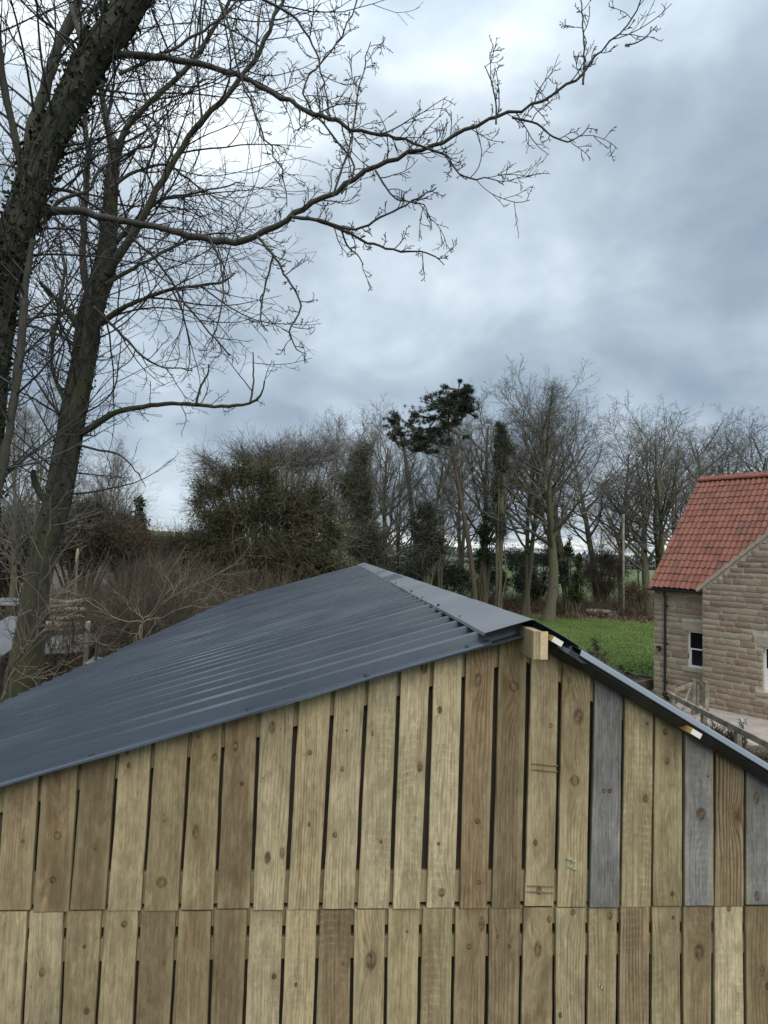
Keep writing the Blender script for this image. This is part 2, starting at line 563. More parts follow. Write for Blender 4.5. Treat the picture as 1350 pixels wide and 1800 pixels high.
# ---- timber board: one node group, every board its own tint and knots
def wood_group():
    ng = bpy.data.node_groups.new('board_wood', 'ShaderNodeTree')
    I = ng.interface
    for nm, ty in (('Tint', 'NodeSocketColor'), ('Dark', 'NodeSocketColor'), ('K1', 'NodeSocketVector'), ('K2', 'NodeSocketVector'), ('K3', 'NodeSocketVector'), ('Seed', 'NodeSocketFloat'), ('Rings', 'NodeSocketFloat'), ('Saw', 'NodeSocketFloat'), ('Stain', 'NodeSocketFloat')):
        I.new_socket(nm, in_out='INPUT', socket_type=ty)
    I.new_socket('Color', in_out='OUTPUT', socket_type='NodeSocketColor')
    I.new_socket('Height', in_out='OUTPUT', socket_type='NodeSocketFloat')
    w = NT(ng)
    gi = w.n.new('NodeGroupInput').outputs
    co = w.node('ShaderNodeTexCoord').outputs['Object']
    x, y, z = w.sep(co)
    seed = gi['Seed']
    sv = w.comb(w.m('MULTIPLY', seed, 3.1), w.m('MULTIPLY', seed, 1.7), w.m('MULTIPLY', seed, 7.3))
    xyz = w.vm('ADD', w.comb(x, y, z), sv)
    low = w.noise(w.vm('MULTIPLY', xyz, (7, 7, 1.3)), 1.0, 2, 0.5)
    low2 = w.noise(w.vm('MULTIPLY', xyz, (30, 30, 2.6)), 1.0, 2, 0.5)
    v = w.m('ADD', x, w.m('ADD', w.m('MULTIPLY', low, 0.075), w.m('MULTIPLY', low2, 0.010)))
    core, rim, crack, halo = None, None, None, None

    def acc(a, b, op='MAXIMUM'):
        return b if a is None else w.m(op, a, b)
    wob = w.noise(w.vm('MULTIPLY', xyz, (60, 60, 40)), 1.0, 2, 0.5)
    for K in ('K1', 'K2', 'K3'):
        kx, kz, kr = w.sep(gi[K])
        dx = w.m('SUBTRACT', x, kx)
        dz = w.m('SUBTRACT', z, kz)
        dzs = w.m('MULTIPLY', dz, 0.32)
        d2 = w.m('ADD', w.m('MULTIPLY', dx, dx), w.m('MULTIPLY', dzs, dzs))
        rr = w.m('MULTIPLY', kr, 2.3)
        bumpv = w.m('EXPONENT', w.m('MULTIPLY', w.m('DIVIDE', d2, w.m('ADD', w.m('MULTIPLY', rr, rr), 1e-6)), -1.0))
        sg = w.m('SIGN', w.m('SUBTRACT', kx, 0.012))
        v = w.m('ADD', v, w.m('MULTIPLY', w.m('MULTIPLY', bumpv, w.m('MULTIPLY', kr, 2.4)), sg))
        dzk = w.m('MULTIPLY', dz, w.mapr(w.m('SINE', w.m('MULTIPLY', w.m('ADD', kz, seed), 31.0)), -1, 1, 0.45, 1.0, smooth=False))
        dk = w.m('SQRT', w.m('ADD', w.m('MULTIPLY', dx, dx), w.m('MULTIPLY', dzk, dzk)))
        q = w.m('ADD', w.m('DIVIDE', dk, w.m('ADD', kr, 1e-5)), w.m('MULTIPLY', w.m('SUBTRACT', wob, 0.5), 0.7))
        core = acc(core, w.mapr(q, 0.7, 1.0, 1.0, 0.0))
        rim = acc(rim, w.m('MULTIPLY', w.mapr(q, 0.35, 0.95, 0.0, 1.0), w.mapr(q, 0.95, 1.6, 1.0, 0.0)))
        halo = acc(halo, bumpv)
        cw = w.m('SUBTRACT', 0.10, w.m('MULTIPLY', w.m('DIVIDE', w.m('ABSOLUTE', dz), w.m('ADD', kr, 1e-5)), 0.028))
        ckon = w.m('GREATER_THAN', w.m('SINE', w.m('MULTIPLY', w.m('ADD', kz, seed), 57.0)), 0.1)
        crack = acc(crack, w.m('MULTIPLY', ckon, w.mapr(w.m('SUBTRACT', w.m('MULTIPLY', cw, kr), w.m('ABSOLUTE', w.m('ADD', dx, w.m('MULTIPLY', w.m('SUBTRACT', low2, 0.5), 0.004)))), 0.0, 0.0006)))
    ph = w.m('MULTIPLY', v, 2 * PI * 78)
    ring = w.m('ADD', w.m('MULTIPLY', w.m('SINE', ph), 0.5), 0.5)
    ring = w.m('POWER', ring, 2.2)
    vary = w.noise(w.vm('MULTIPLY', xyz, (22, 22, 1.2)), 1.0, 3, 0.55)
    ring = w.m('MULTIPLY', ring, w.mapr(vary, 0.3, 0.7, 0.25, 1.0))
    fib = w.noise(w.vm('MULTIPLY', xyz, (420, 420, 9)), 1.0, 3, 0.6)
    fib2 = w.noise(w.vm('MULTIPLY', xyz, (90, 90, 3)), 1.0, 4, 0.6)
    blot = w.noise(w.vm('MULTIPLY', xyz, (14, 14, 5)), 1.0, 4, 0.6, 0.5)
    blot2 = w.noise(w.vm('MULTIPLY', xyz, (3, 3, 2.2)), 1.0, 3, 0.6)
    col = w.mix(w.m('MULTIPLY', ring, w.m('MULTIPLY', gi['Rings'], 1.5)), gi['Tint'], gi['Dark'])
    col = w.vm('SCALE', col, scale=w.mapr(fib, 0.25, 0.75, 0.86, 1.13))
    col = w.vm('SCALE', col, scale=w.mapr(fib2, 0.25, 0.75, 0.84, 1.14))
    col = w.vm('SCALE', col, scale=w.mapr(blot2, 0.3, 0.7, 0.76, 1.2))
    # rough-sawn marks: faint curved bands across the board
    sz = w.m('ADD', z, w.m('MULTIPLY', w.m('MULTIPLY', x, x), 3.0))
    saw = w.m('POWER', w.m('ADD', w.m('MULTIPLY', w.m('SINE', w.m('ADD', w.m('MULTIPLY', sz, 2 * PI * 38), w.m('MULTIPLY', low2, 5.0))), 0.5), 0.5), 4.0)
    sawm = w.m('MULTIPLY', w.m('MULTIPLY', saw, w.mapr(blot, 0.42, 0.62)), gi['Saw'])
    col = w.mix(w.m('MULTIPLY', sawm, w.mapr(fib2, 0.35, 0.65, 0.08, 0.45)), col, (0.58, 0.51, 0.36))
    mot = w.noise(w.vm('MULTIPLY', xyz, (55, 55, 17)), 1.0, 5, 0.7, 0.6)
    col = w.vm('SCALE', col, scale=w.mapr(mot, 0.28, 0.72, 0.74, 1.24))
    grime = w.noise(w.vm('MULTIPLY', xyz, (9, 9, 3.0)), 1.0, 5, 0.65, 0.8)
    col = w.mix(w.m('MULTIPLY', w.mapr(grime, 0.48, 0.72), 0.50), col, (0.165, 0.130, 0.070))
    stk = w.noise(w.vm('MULTIPLY', xyz, (38, 38, 0.9)), 1.0, 3, 0.6, 0.3)
    stm = w.noise(w.vm('MULTIPLY', xyz, (2, 2, 1.1)), 1.0, 2, 0.5)
    col = w.mix(w.m('MULTIPLY', w.mapr(stk, 0.60, 0.72), w.mapr(stm, 0.45, 0.62)), col, gi['Dark'])
    # brown weather stain and dark specks
    st = w.m('MULTIPLY', w.mapr(w.m('ADD', w.m('MULTIPLY', blot, 0.6), w.m('MULTIPLY', blot2, 0.4)), 0.41, 0.60), gi['Stain'])
    col = w.mix(st, col, (0.105, 0.066, 0.033))
    vor = w.n.new('ShaderNodeTexVoronoi')
    w.put(vor.inputs['Vector'], w.vm('MULTIPLY', xyz, (34, 34, 16)))
    vor.inputs['Scale'].default_value = 1.0
    spk = w.m('MULTIPLY', w.mapr(vor.outputs['Distance'], 0.05, 0.10, 1, 0), w.mapr(blot, 0.5, 0.6))
    col = w.mix(w.m('MULTIPLY', spk, 0.7), col, (0.06, 0.045, 0.028))
    edge = w.m('MULTIPLY', w.mapr(w.m('ABSOLUTE', w.m('ADD', x, w.m('MULTIPLY', w.m('SUBTRACT', low, 0.5), 0.05))), 0.026, 0.050), w.mapr(blot2, 0.4, 0.6))
    col = w.mix(w.m('MULTIPLY', edge, 0.28), col, (0.46, 0.40, 0.24))
    col = w.mix(w.m('MULTIPLY', halo, 0.42), col, gi['Dark'])
    kn = w.mix(w.mapr(wob, 0.3, 0.7), (0.225, 0.150, 0.085), (0.075, 0.050, 0.030))
    col = w.mix(w.m('MULTIPLY', core, 0.80), col, kn)
    col = w.mix(w.m('MULTIPLY', rim, w.mapr(wob, 0.35, 0.65, 0.30, 0.80)), col, (0.045, 0.030, 0.018))
    col = w.mix(crack, col, (0.03, 0.022, 0.015))
    h = w.m('ADD', w.m('MULTIPLY', ring, -0.25), w.m('ADD', w.m('MULTIPLY', fib, 0.6), w.m('MULTIPLY', sawm, 0.35)))
    h = w.m('SUBTRACT', h, w.m('ADD', w.m('MULTIPLY', crack, 2.0), w.m('MULTIPLY', rim, 0.8)))
    go = w.n.new('NodeGroupOutput')
    w.put(go.inputs['Color'], col)
    w.put(go.inputs['Height'], h)
    return ng


WOODG = wood_group()


def wood(name, tint, dark=None, knots=(), seed=0.0, rings=0.55, saw=0.0, stain=0.1):
    m_, w, bs = mat(name)
    g = w.n.new('ShaderNodeGroup')
    g.node_tree = WOODG
    dark = dark or tuple(c * f for c, f in zip(tint, (0.62, 0.57, 0.48)))
    w.put(g.inputs['Tint'], tint)
    w.put(g.inputs['Dark'], dark)
    ks = list(knots)[:3] + [(9, 9, 0.0001)] * (3 - len(list(knots)[:3]))
    for nm, k in zip(('K1', 'K2', 'K3'), ks):
        g.inputs[nm].default_value = k
    g.inputs['Seed'].default_value = seed
    g.inputs['Rings'].default_value = rings
    g.inputs['Saw'].default_value = saw
    g.inputs['Stain'].default_value = stain
    w.put(bs.inputs['Base Color'], g.outputs['Color'])
    bs.inputs['Roughness'].default_value = 0.82
    bs.inputs['Specular IOR Level'].default_value = 0.25
    w.put(bs.inputs['Normal'], w.bump(g.outputs['Height'], 0.0012))
    return m_


# ------------------------------------------------------------------ terrain
def sm(t):
    t = np.clip(t, 0, 1)
    return t * t * (3 - 2 * t)


G0 = -2.65


def ground_z(x, y):
    x = np.asarray(x, float)
    y = np.asarray(y, float)
    left = sm((-1.5 - x) / 4.5)
    low = G0 + left * 1.05
    low = low + sm((y - 26) / 80) * sm((-4 - x) / 34) * 6.2
    z = -0.04 + (low + 0.04) * sm((y - 2.42) / 0.9)
    z = z + 26 * sm((y - 560) / 900) * (0.55 + 0.25 * np.sin(x / 190.0 + 1.3) + 0.12 * np.sin(x / 71.0 + 1))
    return z


def build_terrain():
    xs = np.unique(np.concatenate([np.linspace(-8, 12, 61), np.sign(np.linspace(-1, 1, 61)) * np.abs(np.linspace(-1, 1, 61)) ** 3 * 2600]))
    ys = np.unique(np.concatenate([np.linspace(-6, 2.4, 12), np.linspace(2.4, 3.4, 14), np.linspace(3.6, 60, 100), 60 + np.linspace(0, 1, 70) ** 2.4 * 3200, [-400, -60, -20]]))
    X, Y = np.meshgrid(xs, ys)
    Z = ground_z(X, Y)
    rng = np.random.default_rng(4)
    nz = rng.normal(0, 1, Z.shape)
    Z = Z + nz * 0.02 * ((Y < 60) & ((X < -1.5) | (Y > 51))) * (Y > 4)
    V = np.stack([X, Y, Z], -1).reshape(-1, 3)
    ny, nx = X.shape
    i = np.arange(ny - 1)[:, None] * nx + np.arange(nx - 1)[None, :]
    F = np.stack([i, i + 1, i + nx + 1, i + nx], -1).reshape(-1, 4)
    m_, w, bs = mat('ground')
    P = w.node('ShaderNodeNewGeometry').outputs['Position']
    x, y, z = w.sep(P)
    n = w.noise(P, 0.8, 6, 0.65)
    nf = w.noise(P, 9.0, 5, 0.7)
    litter = w.ramp(nf, [(0.3, (0.035, 0.026, 0.018)), (0.5, (0.085, 0.060, 0.040)), (0.7, (0.15, 0.105, 0.072))])
    litter = w.mix(w.m('MULTIPLY', w.mapr(n, 0.5, 0.65), 0.55), litter, (0.040, 0.050, 0.018))
    nb = w.noise(P, 0.012, 3, 0.5)
    field = w.mix(w.mapr(nb, 0.4, 0.6), (0.065, 0.115, 0.028), (0.10, 0.125, 0.045))
    field = w.vm('SCALE', field, scale=w.mapr(n, 0.3, 0.7, 0.85, 1.15))
    far = w.mix(w.mapr(w.noise(P, 0.006, 4, 0.6), 0.45, 0.55), (0.06, 0.085, 0.05), (0.05, 0.058, 0.050))
    field = w.mix(w.mapr(y, 560, 800), field, far)
    col = w.mix(w.mapr(w.m('ADD', y, w.m('MULTIPLY', n, 14.0)), 74, 82), litter, field)
    bank = w.mix(w.mapr(nf, 0.4, 0.6), (0.030, 0.030, 0.014), (0.060, 0.062, 0.026))
    col = w.mix(w.mapr(y, 2.3, 3.2, 1, 0), col, bank)
    w.put(bs.inputs['Base Color'], col)
    bs.inputs['Roughness'].default_value = 0.95
    w.put(bs.inputs['Normal'], w.bump(nf, 0.05, 0.6))
    o = add('ground', np_mesh('ground', V, F, True), m_)
    tag(o, kind='structure')


build_terrain()


def build_lawn():
    # mown lawn: near edge by the house, far edge where the wood begins; wavy border
    rng = np.random.default_rng(7)
    m_, w, bs = mat('lawn_grass')
    P = w.node('ShaderNodeNewGeometry').outputs['Position']
    n = w.noise(P, 0.5, 5, 0.6)
    nf = w.noise(w.vm('MULTIPLY', P, (1, 0.5, 1)), 14.0, 5, 0.75)
    col = w.mix(w.mapr(n, 0.35, 0.65), (0.056, 0.102, 0.012), (0.092, 0.132, 0.022))
    np_ = w.noise(P, 0.22, 4, 0.6)
    col = w.mix(w.m('MULTIPLY', w.mapr(np_, 0.52, 0.68), 0.5), col, (0.105, 0.100, 0.030))
    col = w.vm('SCALE', col, scale=w.mapr(nf, 0.25, 0.75, 0.6, 1.4))
    w.put(bs.inputs['Base Color'], col)
    bs.inputs['Roughness'].default_value = 0.9
    w.put(bs.inputs['Normal'], w.bump(nf, 0.06, 0.8))
    far = [(4, 51), (8, 50.2), (12, 49.2), (16, 47.5), (20, 46.3), (26, 45), (34, 44), (46, 43)]
    near = [(46, 19), (34, 19), (24, 19), (14, 19), (9, 19.4), (4.5, 19.2)]
    pts = far + near
    P2 = np.array([(x, y, G0 + 0.02) for x, y in pts])
    out = []
    for a, b in zip(P2, np.roll(P2, -1, axis=0)):
        for t in np.linspace(0, 1, 14, endpoint=False):
            p = a + (b - a) * t
            out.append(p + np.array([rng.normal(0, .06), rng.normal(0, .16), 0]))
    V = np.array(out)
    c = V.mean(axis=0)
    V = np.vstack([V, c])
    k = len(V) - 1
    F = np.array([[k, (i + 1) % k, i] for i in range(k)])
    F = F[:, ::-1] if np.cross(V[F[0, 1]] - V[F[0, 0]], V[F[0, 2]] - V[F[0, 0]])[2] < 0 else F
    tag(wobj('lawn', V, F, m_, origin=c), kind='structure')
    # paved strip by the house corner
    a = [at(1085, 1190, 1), at(1165, 1190, 1)]
    q = np.array([(6.4, 16.2), (12.2, 14.4), (12.4, 22.4), (9.9, 23.2), (8.6, 22.6), (6.9, 22.9)])
    V = np.array([(x, y, G0 + 0.03) for x, y in q])
    Vb = V - (0, 0, 0.08)
    n_ = len(q)
    F4 = np.array([[i + n_, (i + 1) % n_ + n_, (i + 1) % n_, i] for i in range(n_)])
    tag(wobj('patio', np.vstack([V, Vb]), [np.array([list(range(n_))]), F4], M_PATIO), kind='structure')


build_lawn()

# ------------------------------------------------------------------ the shed
WT = 0.075
WDIR = np.array([1, WT, 0.0]) / math.hypot(1, WT)
NDIR = np.array([-WT, 1, 0.0]) / math.hypot(1, WT)
W0 = np.array([0, 2.3, 0.0])
WYAW = math.atan2(WT, 1)
ZAX = np.array([0, 0, 1.0])


def wall_xz(px, py, off=0.0):
    p = hit(px, py, W0 - NDIR * off, NDIR)
    return np.dot(p - W0, WDIR), p[2]


def wp(x, z, off=0.0):
    """point on the gable plane, off metres toward the camera"""
    return W0 + WDIR * x + ZAX * z - NDIR * off


OVER = 0.05
r_x, r_z = wall_xz(936, 1089, OVER)
r_z -= 0.042                                    # ridge line of the sheets, under the capping
l_x, l_z = wall_xz(0, 1380, OVER)
q_x, q_z = wall_xz(1350, 1362, OVER)
SLL = (r_z - l_z) / (r_x - l_x)                 # fall of the left and the right slope
SLR = (r_z - q_z) / (q_x - r_x)
RIDGE = wp(r_x, r_z, OVER)
DL = -WDIR - ZAX * SLL
DL /= np.linalg.norm(DL)
DR = WDIR - ZAX * SLR
DR /= np.linalg.norm(DR)
NL = np.cross(DL, NDIR)
NL *= np.sign(NL[2])
NR = np.cross(DR, NDIR)
NR *= np.sign(NR[2])
S_EAVE = float(np.dot(hit(0, 1245, RIDGE, NL) - RIDGE, DL))
S_EAVE = min(max(S_EAVE, 3.0), 4.6)
SHED_L = 13.0
S_EAVER = 3.0
print('shed', 'ridge', RIDGE, 'slopes', SLL, SLR, 'eave', S_EAVE)

shed = empty('shed', (W0[0], W0[1], -0.05), 'timber board shed with dark corrugated metal roof and open-jointed gable', 'shed')


def roof_side(D, N, s_end, sgn):
    rng = np.random.default_rng(3 if sgn < 0 else 5)
    prof = [(0.0, 0.0)]
    for k in range(5):
        b = k * 0.2
        prof += [(b + 0.068, 0.0), (b + 0.078, 0.040), (b + 0.122, 0.040), (b + 0.132, 0.0)]
        if k == 2:
            prof += []
    prof += [(1.0, 0.0)]
    prof = np.array(prof)
    ss = np.linspace(0.015, s_end, 9)
    for i in range(int(SHED_L)):
        V = []
        lift = 0.0016 * (i % 2)
        tilt = rng.normal(0, 0.0022)
        for s in ss:
            sag = rng.normal(0, 0.0011, len(prof)) + lift + tilt * (s - 2)
            for (a, h), g in zip(prof, sag):
                V.append(RIDGE + NDIR * (i + a) + D * s + N * (h + g))
        n = len(prof)
        idx = np.arange(len(ss) - 1)[:, None] * n + np.arange(n - 1)[None, :]
        F = np.stack([idx, idx + n, idx + n + 1, idx + 1], -1).reshape(-1, 4)
        if sgn > 0:
            F = F[:, ::-1]
        o = wobj('roof_sheet', V, F, M_SHEET, shed)
        md = o.modifiers.new('thickness', 'SOLIDIFY')
        md.thickness = 0.0015
        md.offset = -1


roof_side(DL, NL, S_EAVE, -1)
roof_side(DR, NR, S_EAVER, 1)


def strip(cross, a0, a1, nseg, name, m_, origin=None, rng=None, amp=0.0, parent=None):
    """sweep a cross-section (world offsets from RIDGE) along NDIR"""
    V = []
    ts = np.linspace(a0, a1, nseg + 1)
    for t in ts:
        for c in cross:
            j = rng.normal(0, amp, 3) if rng is not None else 0
            V.append(RIDGE + NDIR * t + c + j)
    n = len(cross)
    idx = np.arange(nseg)[:, None] * n + np.arange(n - 1)[None, :]
    F = np.stack([idx, idx + 1, idx + n + 1, idx + n], -1).reshape(-1, 4)
    o = wobj(name, V, F, m_, parent or shed)
    md = o.modifiers.new('thickness', 'SOLIDIFY')
    md.thickness = 0.0016
    md.offset = 0
    return o


rng = np.random.default_rng(11)
pos, k = -0.012, 0
while pos < SHED_L:
    ln = min(2.44, SHED_L + 0.02 - pos)
    h = 0.043 + 0.002 * (k % 2)
    cross = [DL * 0.178 + NL * (h - 0.010), DL * 0.172 + NL * h, DL * 0.085 + NL * h, DL * 0.004 + ZAX * (h + 0.001), DR * 0.004 + ZAX * (h + 0.001), DR * 0.085 + NR * h, DR * 0.172 + NR * h, DR * 0.178 + NR * (h - 0.010)]
    cap = strip(cross, pos, pos + ln + 0.04, 16, 'ridge_cap', M_CAP, rng=rng, amp=0.0011)
    for j in range(4):
        t = pos + 0.33 + j * 0.6
        if t > SHED_L - 0.1:
            continue
        c = RIDGE + NDIR * (round(t / 0.2) * 0.2 + 0.1) + DL * 0.155 + NL * h
        V, F = tubes(np.array([[c, c + NL * 0.003, c + NL * 0.0032, c + NL * 0.010]]), np.array([[0.011, 0.011, 0.006, 0.006]]), 8, cap=True)
        wobj('screw', V, F, M_TRIM if j % 2 else M_STEEL, cap)
    pos += 2.44
    k += 1
# verge flashing on the left slope of the near gable: flat leaf over the first rib, folded down over the edge
def verge(D, N, s0, s1, leaf, drop, name, m_, chamfer, hup):
    ss = np.linspace(s0, s1, 15)
    r = np.random.default_rng(21)
    V = []
    cross = [NDIR * leaf + N * hup, NDIR * 0.006 + N * hup, -NDIR * 0.006 + N * (hup - chamfer), -NDIR * 0.006 + N * (hup - chamfer - drop), NDIR * 0.004 + N * (hup - chamfer - drop - 0.002)]
    for s in ss:
        for c in cross:
            V.append(RIDGE + D * s + c + r.normal(0, 0.0008, 3))
    n = len(cross)
    idx = np.arange(len(ss) - 1)[:, None] * n + np.arange(n - 1)[None, :]
    F = np.stack([idx, idx + 1, idx + n + 1, idx + n], -1).reshape(-1, 4)
    o = wobj(name, V, F, m_, shed)
    md = o.modifiers.new('thickness', 'SOLIDIFY')
    md.thickness = 0.0014
    md.offset = 0
    return o


vt = verge(DL, NL, 0.155, S_EAVE + 0.01, 0.060, 0.006, 'verge_trim', M_SHEET, 0.004, 0.0045)
for s in (0.24, 0.62, 1.05, 1.6):
    c = RIDGE + DL * s + NDIR * 0.03 + NL * 0.006
    V, F = tubes(np.array([[c, c + NL * 0.003, c + NL * 0.0032, c + NL * 0.008]]), np.array([[0.010, 0.010, 0.0055, 0.0055]]), 8, cap=True)
    wobj('screw', V, F, M_SHEET, vt)
M_BEADGLINT = sheet_metal('verge_bead_glint', (0.20, 0.225, 0.26), 0.30, 0.2)


def right_verge():
    # boxed black bargeboard with a thin folded lip; reflected sky is painted into the lip's pale colour
    ss = np.linspace(0.185, S_EAVER, 12)
    cross = [NDIR * 0.08 + NR * 0.034, -NDIR * 0.010 + NR * 0.034, -NDIR * 0.013 + NR * 0.002, NDIR * 0.028 - NR * 0.027, NDIR * 0.040 - NR * 0.028]
    V = [RIDGE + DR * s + c for s in ss for c in cross]
    n = len(cross)
    idx = np.arange(len(ss) - 1)[:, None] * n + np.arange(n - 1)[None, :]
    F = np.stack([idx, idx + n, idx + n + 1, idx + 1], -1).reshape(-1, 4)
    o = wobj('verge_trim', V, F, M_TRIM, shed)
    md = o.modifiers.new('thickness', 'SOLIDIFY')
    md.thickness = 0.0016
    md.offset = 0
    cross = [-NDIR * 0.0125 + NR * 0.034, -NDIR * 0.020 + NR * 0.029, -NDIR * 0.026 + NR * 0.014, -NDIR * 0.022 + NR * 0.011]
    V = [RIDGE + DR * s + c for s in ss for c in cross]
    n = len(cross)
    idx = np.arange(len(ss) - 1)[:, None] * n + np.arange(n - 1)[None, :]
    F = np.stack([idx, idx + n, idx + n + 1, idx + 1], -1).reshape(-1, 4)
    o2 = wobj('folded_lip', V, F, M_BEADGLINT, o)
    md = o2.modifiers.new('thickness', 'SOLIDIFY')
    md.thickness = 0.0014
    md.offset = 0


right_verge()
# crumpled end of the black breather membrane under the cap, right of the ridge
rng = np.random.default_rng(31)
V = []
for i, s in enumerate(np.linspace(0.01, 0.235, 9)):
    for j, (a, b) in enumerate(((0.05, 0.012), (-0.012, 0.012), (-0.022, -0.004), (-0.004, -0.024), (0.03, -0.030))):
        V.append(RIDGE + DR * s + NDIR * a + NR * b + rng.normal(0, 0.0042, 3) * (1 if j else 0.3))
idx = np.arange(8)[:, None] * 5 + np.arange(4)[None, :]
wobj('membrane', V, np.stack([idx, idx + 5, idx + 6, idx + 1], -1).reshape(-1, 4), M_BLACK, shed).modifiers.new('t', 'SOLIDIFY').thickness = 0.002


# ---- gable boards
def roof_line(x):
    """height of the underside of the roof above wall coordinate x"""
    return r_z - 0.006 - (SLL * (r_x - x) if x < r_x else SLR * (x - r_x))


UP_BOT = [(-8, 52), (59, 121), (123, 184), (189, 247), (252, 313), (318, 375), (381, 438), (445, 498), (505, 560), (567, 622), (628, 683), (690, 738), (750, 799), (808, 856), (865, 915), (923, 974), (980, 1031), (1036, 1088), (1093, 1145), (1148, 1199), (1203, 1254), (1258, 1308), (1312, 1364), (1369, 1420)]
UP_TOP = [(8, 66), (75, 135), (143, 202), (211, 265), (274, 330), (338, 389), (397, 451), (459, 517), (526, 582), (590, 641), (649, 698), (706, 756), (764, 813), (821, 871), (879, 927), (936, 983), (991, 1040), (1047, 1094), (1100, 1149), (1153, 1200), (1205, 1254), (1259, 1307), (1313, 1362), (1368, 1420)]
LO_GAP = [(-17, -25), (48, 38), (113, 105), (179, 168), (244, 235), (310, 300), (373, 367), (436, 428), (499, 493), (559, 553), (620, 617), (680, 677), (740, 736), (798, 795), (858, 855), (918, 914), (975, 974), (1033, 1031), (1088, 1086), (1145, 1144), (1200, 1200), (1255, 1255), (1310, 1311), (1366, 1367), (1422, 1423)]
TAN = (0.385, 0.315, 0.186)
TAN2 = (0.425, 0.357, 0.222)
OLIVE = (0.325, 0.266, 0.152)
BROWN = (0.295, 0.225, 0.132)
DKBR = (0.215, 0.167, 0.094)
REDBR = (0.255, 0.185, 0.108)
GREY = (0.205, 0.203, 0.193)
GREYD = (0.130, 0.124, 0.118)
UP_STY = [  # tint, dark, rings, saw, stain, knots (board fraction across -1..1, y px, radius m)
    (BROWN, None, .30, .0, .25, [(0.3, 1480, .010)]), (BROWN, None, .30, .0, .75, [(0.0, 1545, .016), (.1, 1470, .014)]), (DKBR, None, .25, .0, .35, [(0.2, 1490, .008)]),
    (TAN, None, .25, .1, .25, [(-.45, 1325, .009), (-.3, 1350, .008)]), (OLIVE, None, .25, .0, .10, [(-.1, 1550, .020), (-.1, 1445, .005)]), (OLIVE, None, .35, .1, .45, [(-.35, 1463, .013), (.6, 1335, .013), (-.5, 1298, .010)]),
    (BROWN, None, .35, .0, .65, [(-.3, 1315, .010), (.2, 1380, .009)]), (TAN2, None, .65, .0, .15, [(-.3, 1282, .014), (-.2, 1508, .013), (.75, 1500, .012)]), (TAN, None, .70, .0, .12, [(-.1, 1325, .010), (.05, 1450, .006)]),
    (TAN2, None, .60, .0, .08, [(-.2, 1353, .010), (-.5, 1468, .010), (.0, 1285, .005)]), (TAN2, None, .30, .8, .08, [(-.5, 1290, .005), (.3, 1480, .006)]), (TAN2, None, .50, .9, .10, [(.7, 1170, .013), (.6, 1348, .012)]),
    (TAN2, (0.25, 0.19, 0.10), .45, .9, .05, [(-.5, 1247, .010), (-.3, 1484, .009), (.0, 1571, .013)]), (REDBR, None, .85, .0, .15, [(.1, 1444, .014), (-.1, 1192, .013), (.3, 1553, .008)]), (DKBR, None, .85, .0, .20, [(.15, 1203, .024)]),
    (TAN, None, .40, .2, .12, [(.5, 1272, .009), (-.4, 1482, .010), (-.1, 1568, .012)]), (TAN, None, .75, .2, .10, [(.2, 1255, .019), (.0, 1371, .024), (-.5, 1190, .016)]), (GREY, GREYD, .55, .15, .0, [(-.2, 1388, .012), (.2, 1388, .008)]),
    (TAN, None, .50, .9, .06, [(.5, 1402, .012), (.6, 1265, .006)]), (OLIVE, None, .50, .3, .15, [(-.2, 1280, .013), (-.1, 1333, .012), (.3, 1575, .012)]), (GREY, GREYD, .45, .45, .0, [(.1, 1430, .020), (.6, 1360, .006)]),
    (BROWN, (0.10, 0.06, 0.03), .80, .0, .35, [(.4, 1432, .010), (-.6, 1512, .006)]), (GREY, GREYD, .50, .35, .0, [(-.3, 1400, .012), (-.3, 1580, .014)]), (TAN, None, .5, .2, .1, [])]
LO_STY = [
    (TAN, None, .4, .1, .2, []), (TAN2, None, .35, .1, .25, [(-.1, 1702, .014)]), (TAN, None, .35, .0, .35, [(.1, 1660, .008), (.5, 1770, .012)]), (TAN, None, .45, .0, .20, [(.2, 1622, .012)]), (DKBR, None, .2, .0, .2, [(.5, 1690, .006)]), (BROWN, None, .3, .0, .5, []), (DKBR, None, .3, .0, .35, []),
    (TAN2, None, .45, .9, .08, [(.6, 1715, .010)]), (TAN, None, .40, .6, .12, [(-.2, 1730, .008)]), (REDBR, None, .45, .5, .35, [(.5, 1695, .008)]), (TAN, None, .75, .1, .10, [(.1, 1690, .022)]), (OLIVE, None, .65, .1, .10, [(.2, 1640, .006)]), (OLIVE, None, .45, .6, .15, []),
    (BROWN, None, .75, .0, .30, [(.7, 1628, .012), (-.1, 1668, .010)]), (BROWN, None, .70, .0, .25, [(.3, 1668, .011), (-.5, 1650, .006)]), (TAN, None, .50, .1, .70, [(.7, 1621, .012), (.0, 1675, .022)]), (TAN2, None, .85, .0, .25, [(.1, 1608, .014), (-.7, 1792, .010)]), (OLIVE, None, .45, .7, .12, [(.5, 1615, .010)]),
    (BROWN, (0.13, 0.08, 0.04), .60, .7, .30, []), (OLIVE, None, .60, .5, .12, [(.5, 1620, .008)]), (BROWN, None, .50, .3, .25, [(.1, 1683, .020)]), (TAN2, (0.26, 0.2, 0.1), .35, 1.0, .05, [(.0, 1604, .010)]), (DKBR, None, .75, .2, .35, [(.1, 1720, .012), (.5, 1748, .010)]), (TAN, None, .55, .1, .12, [(-.4, 1622, .017)]), (TAN, None, .5, .2, .1, [])]
BT = 0.017


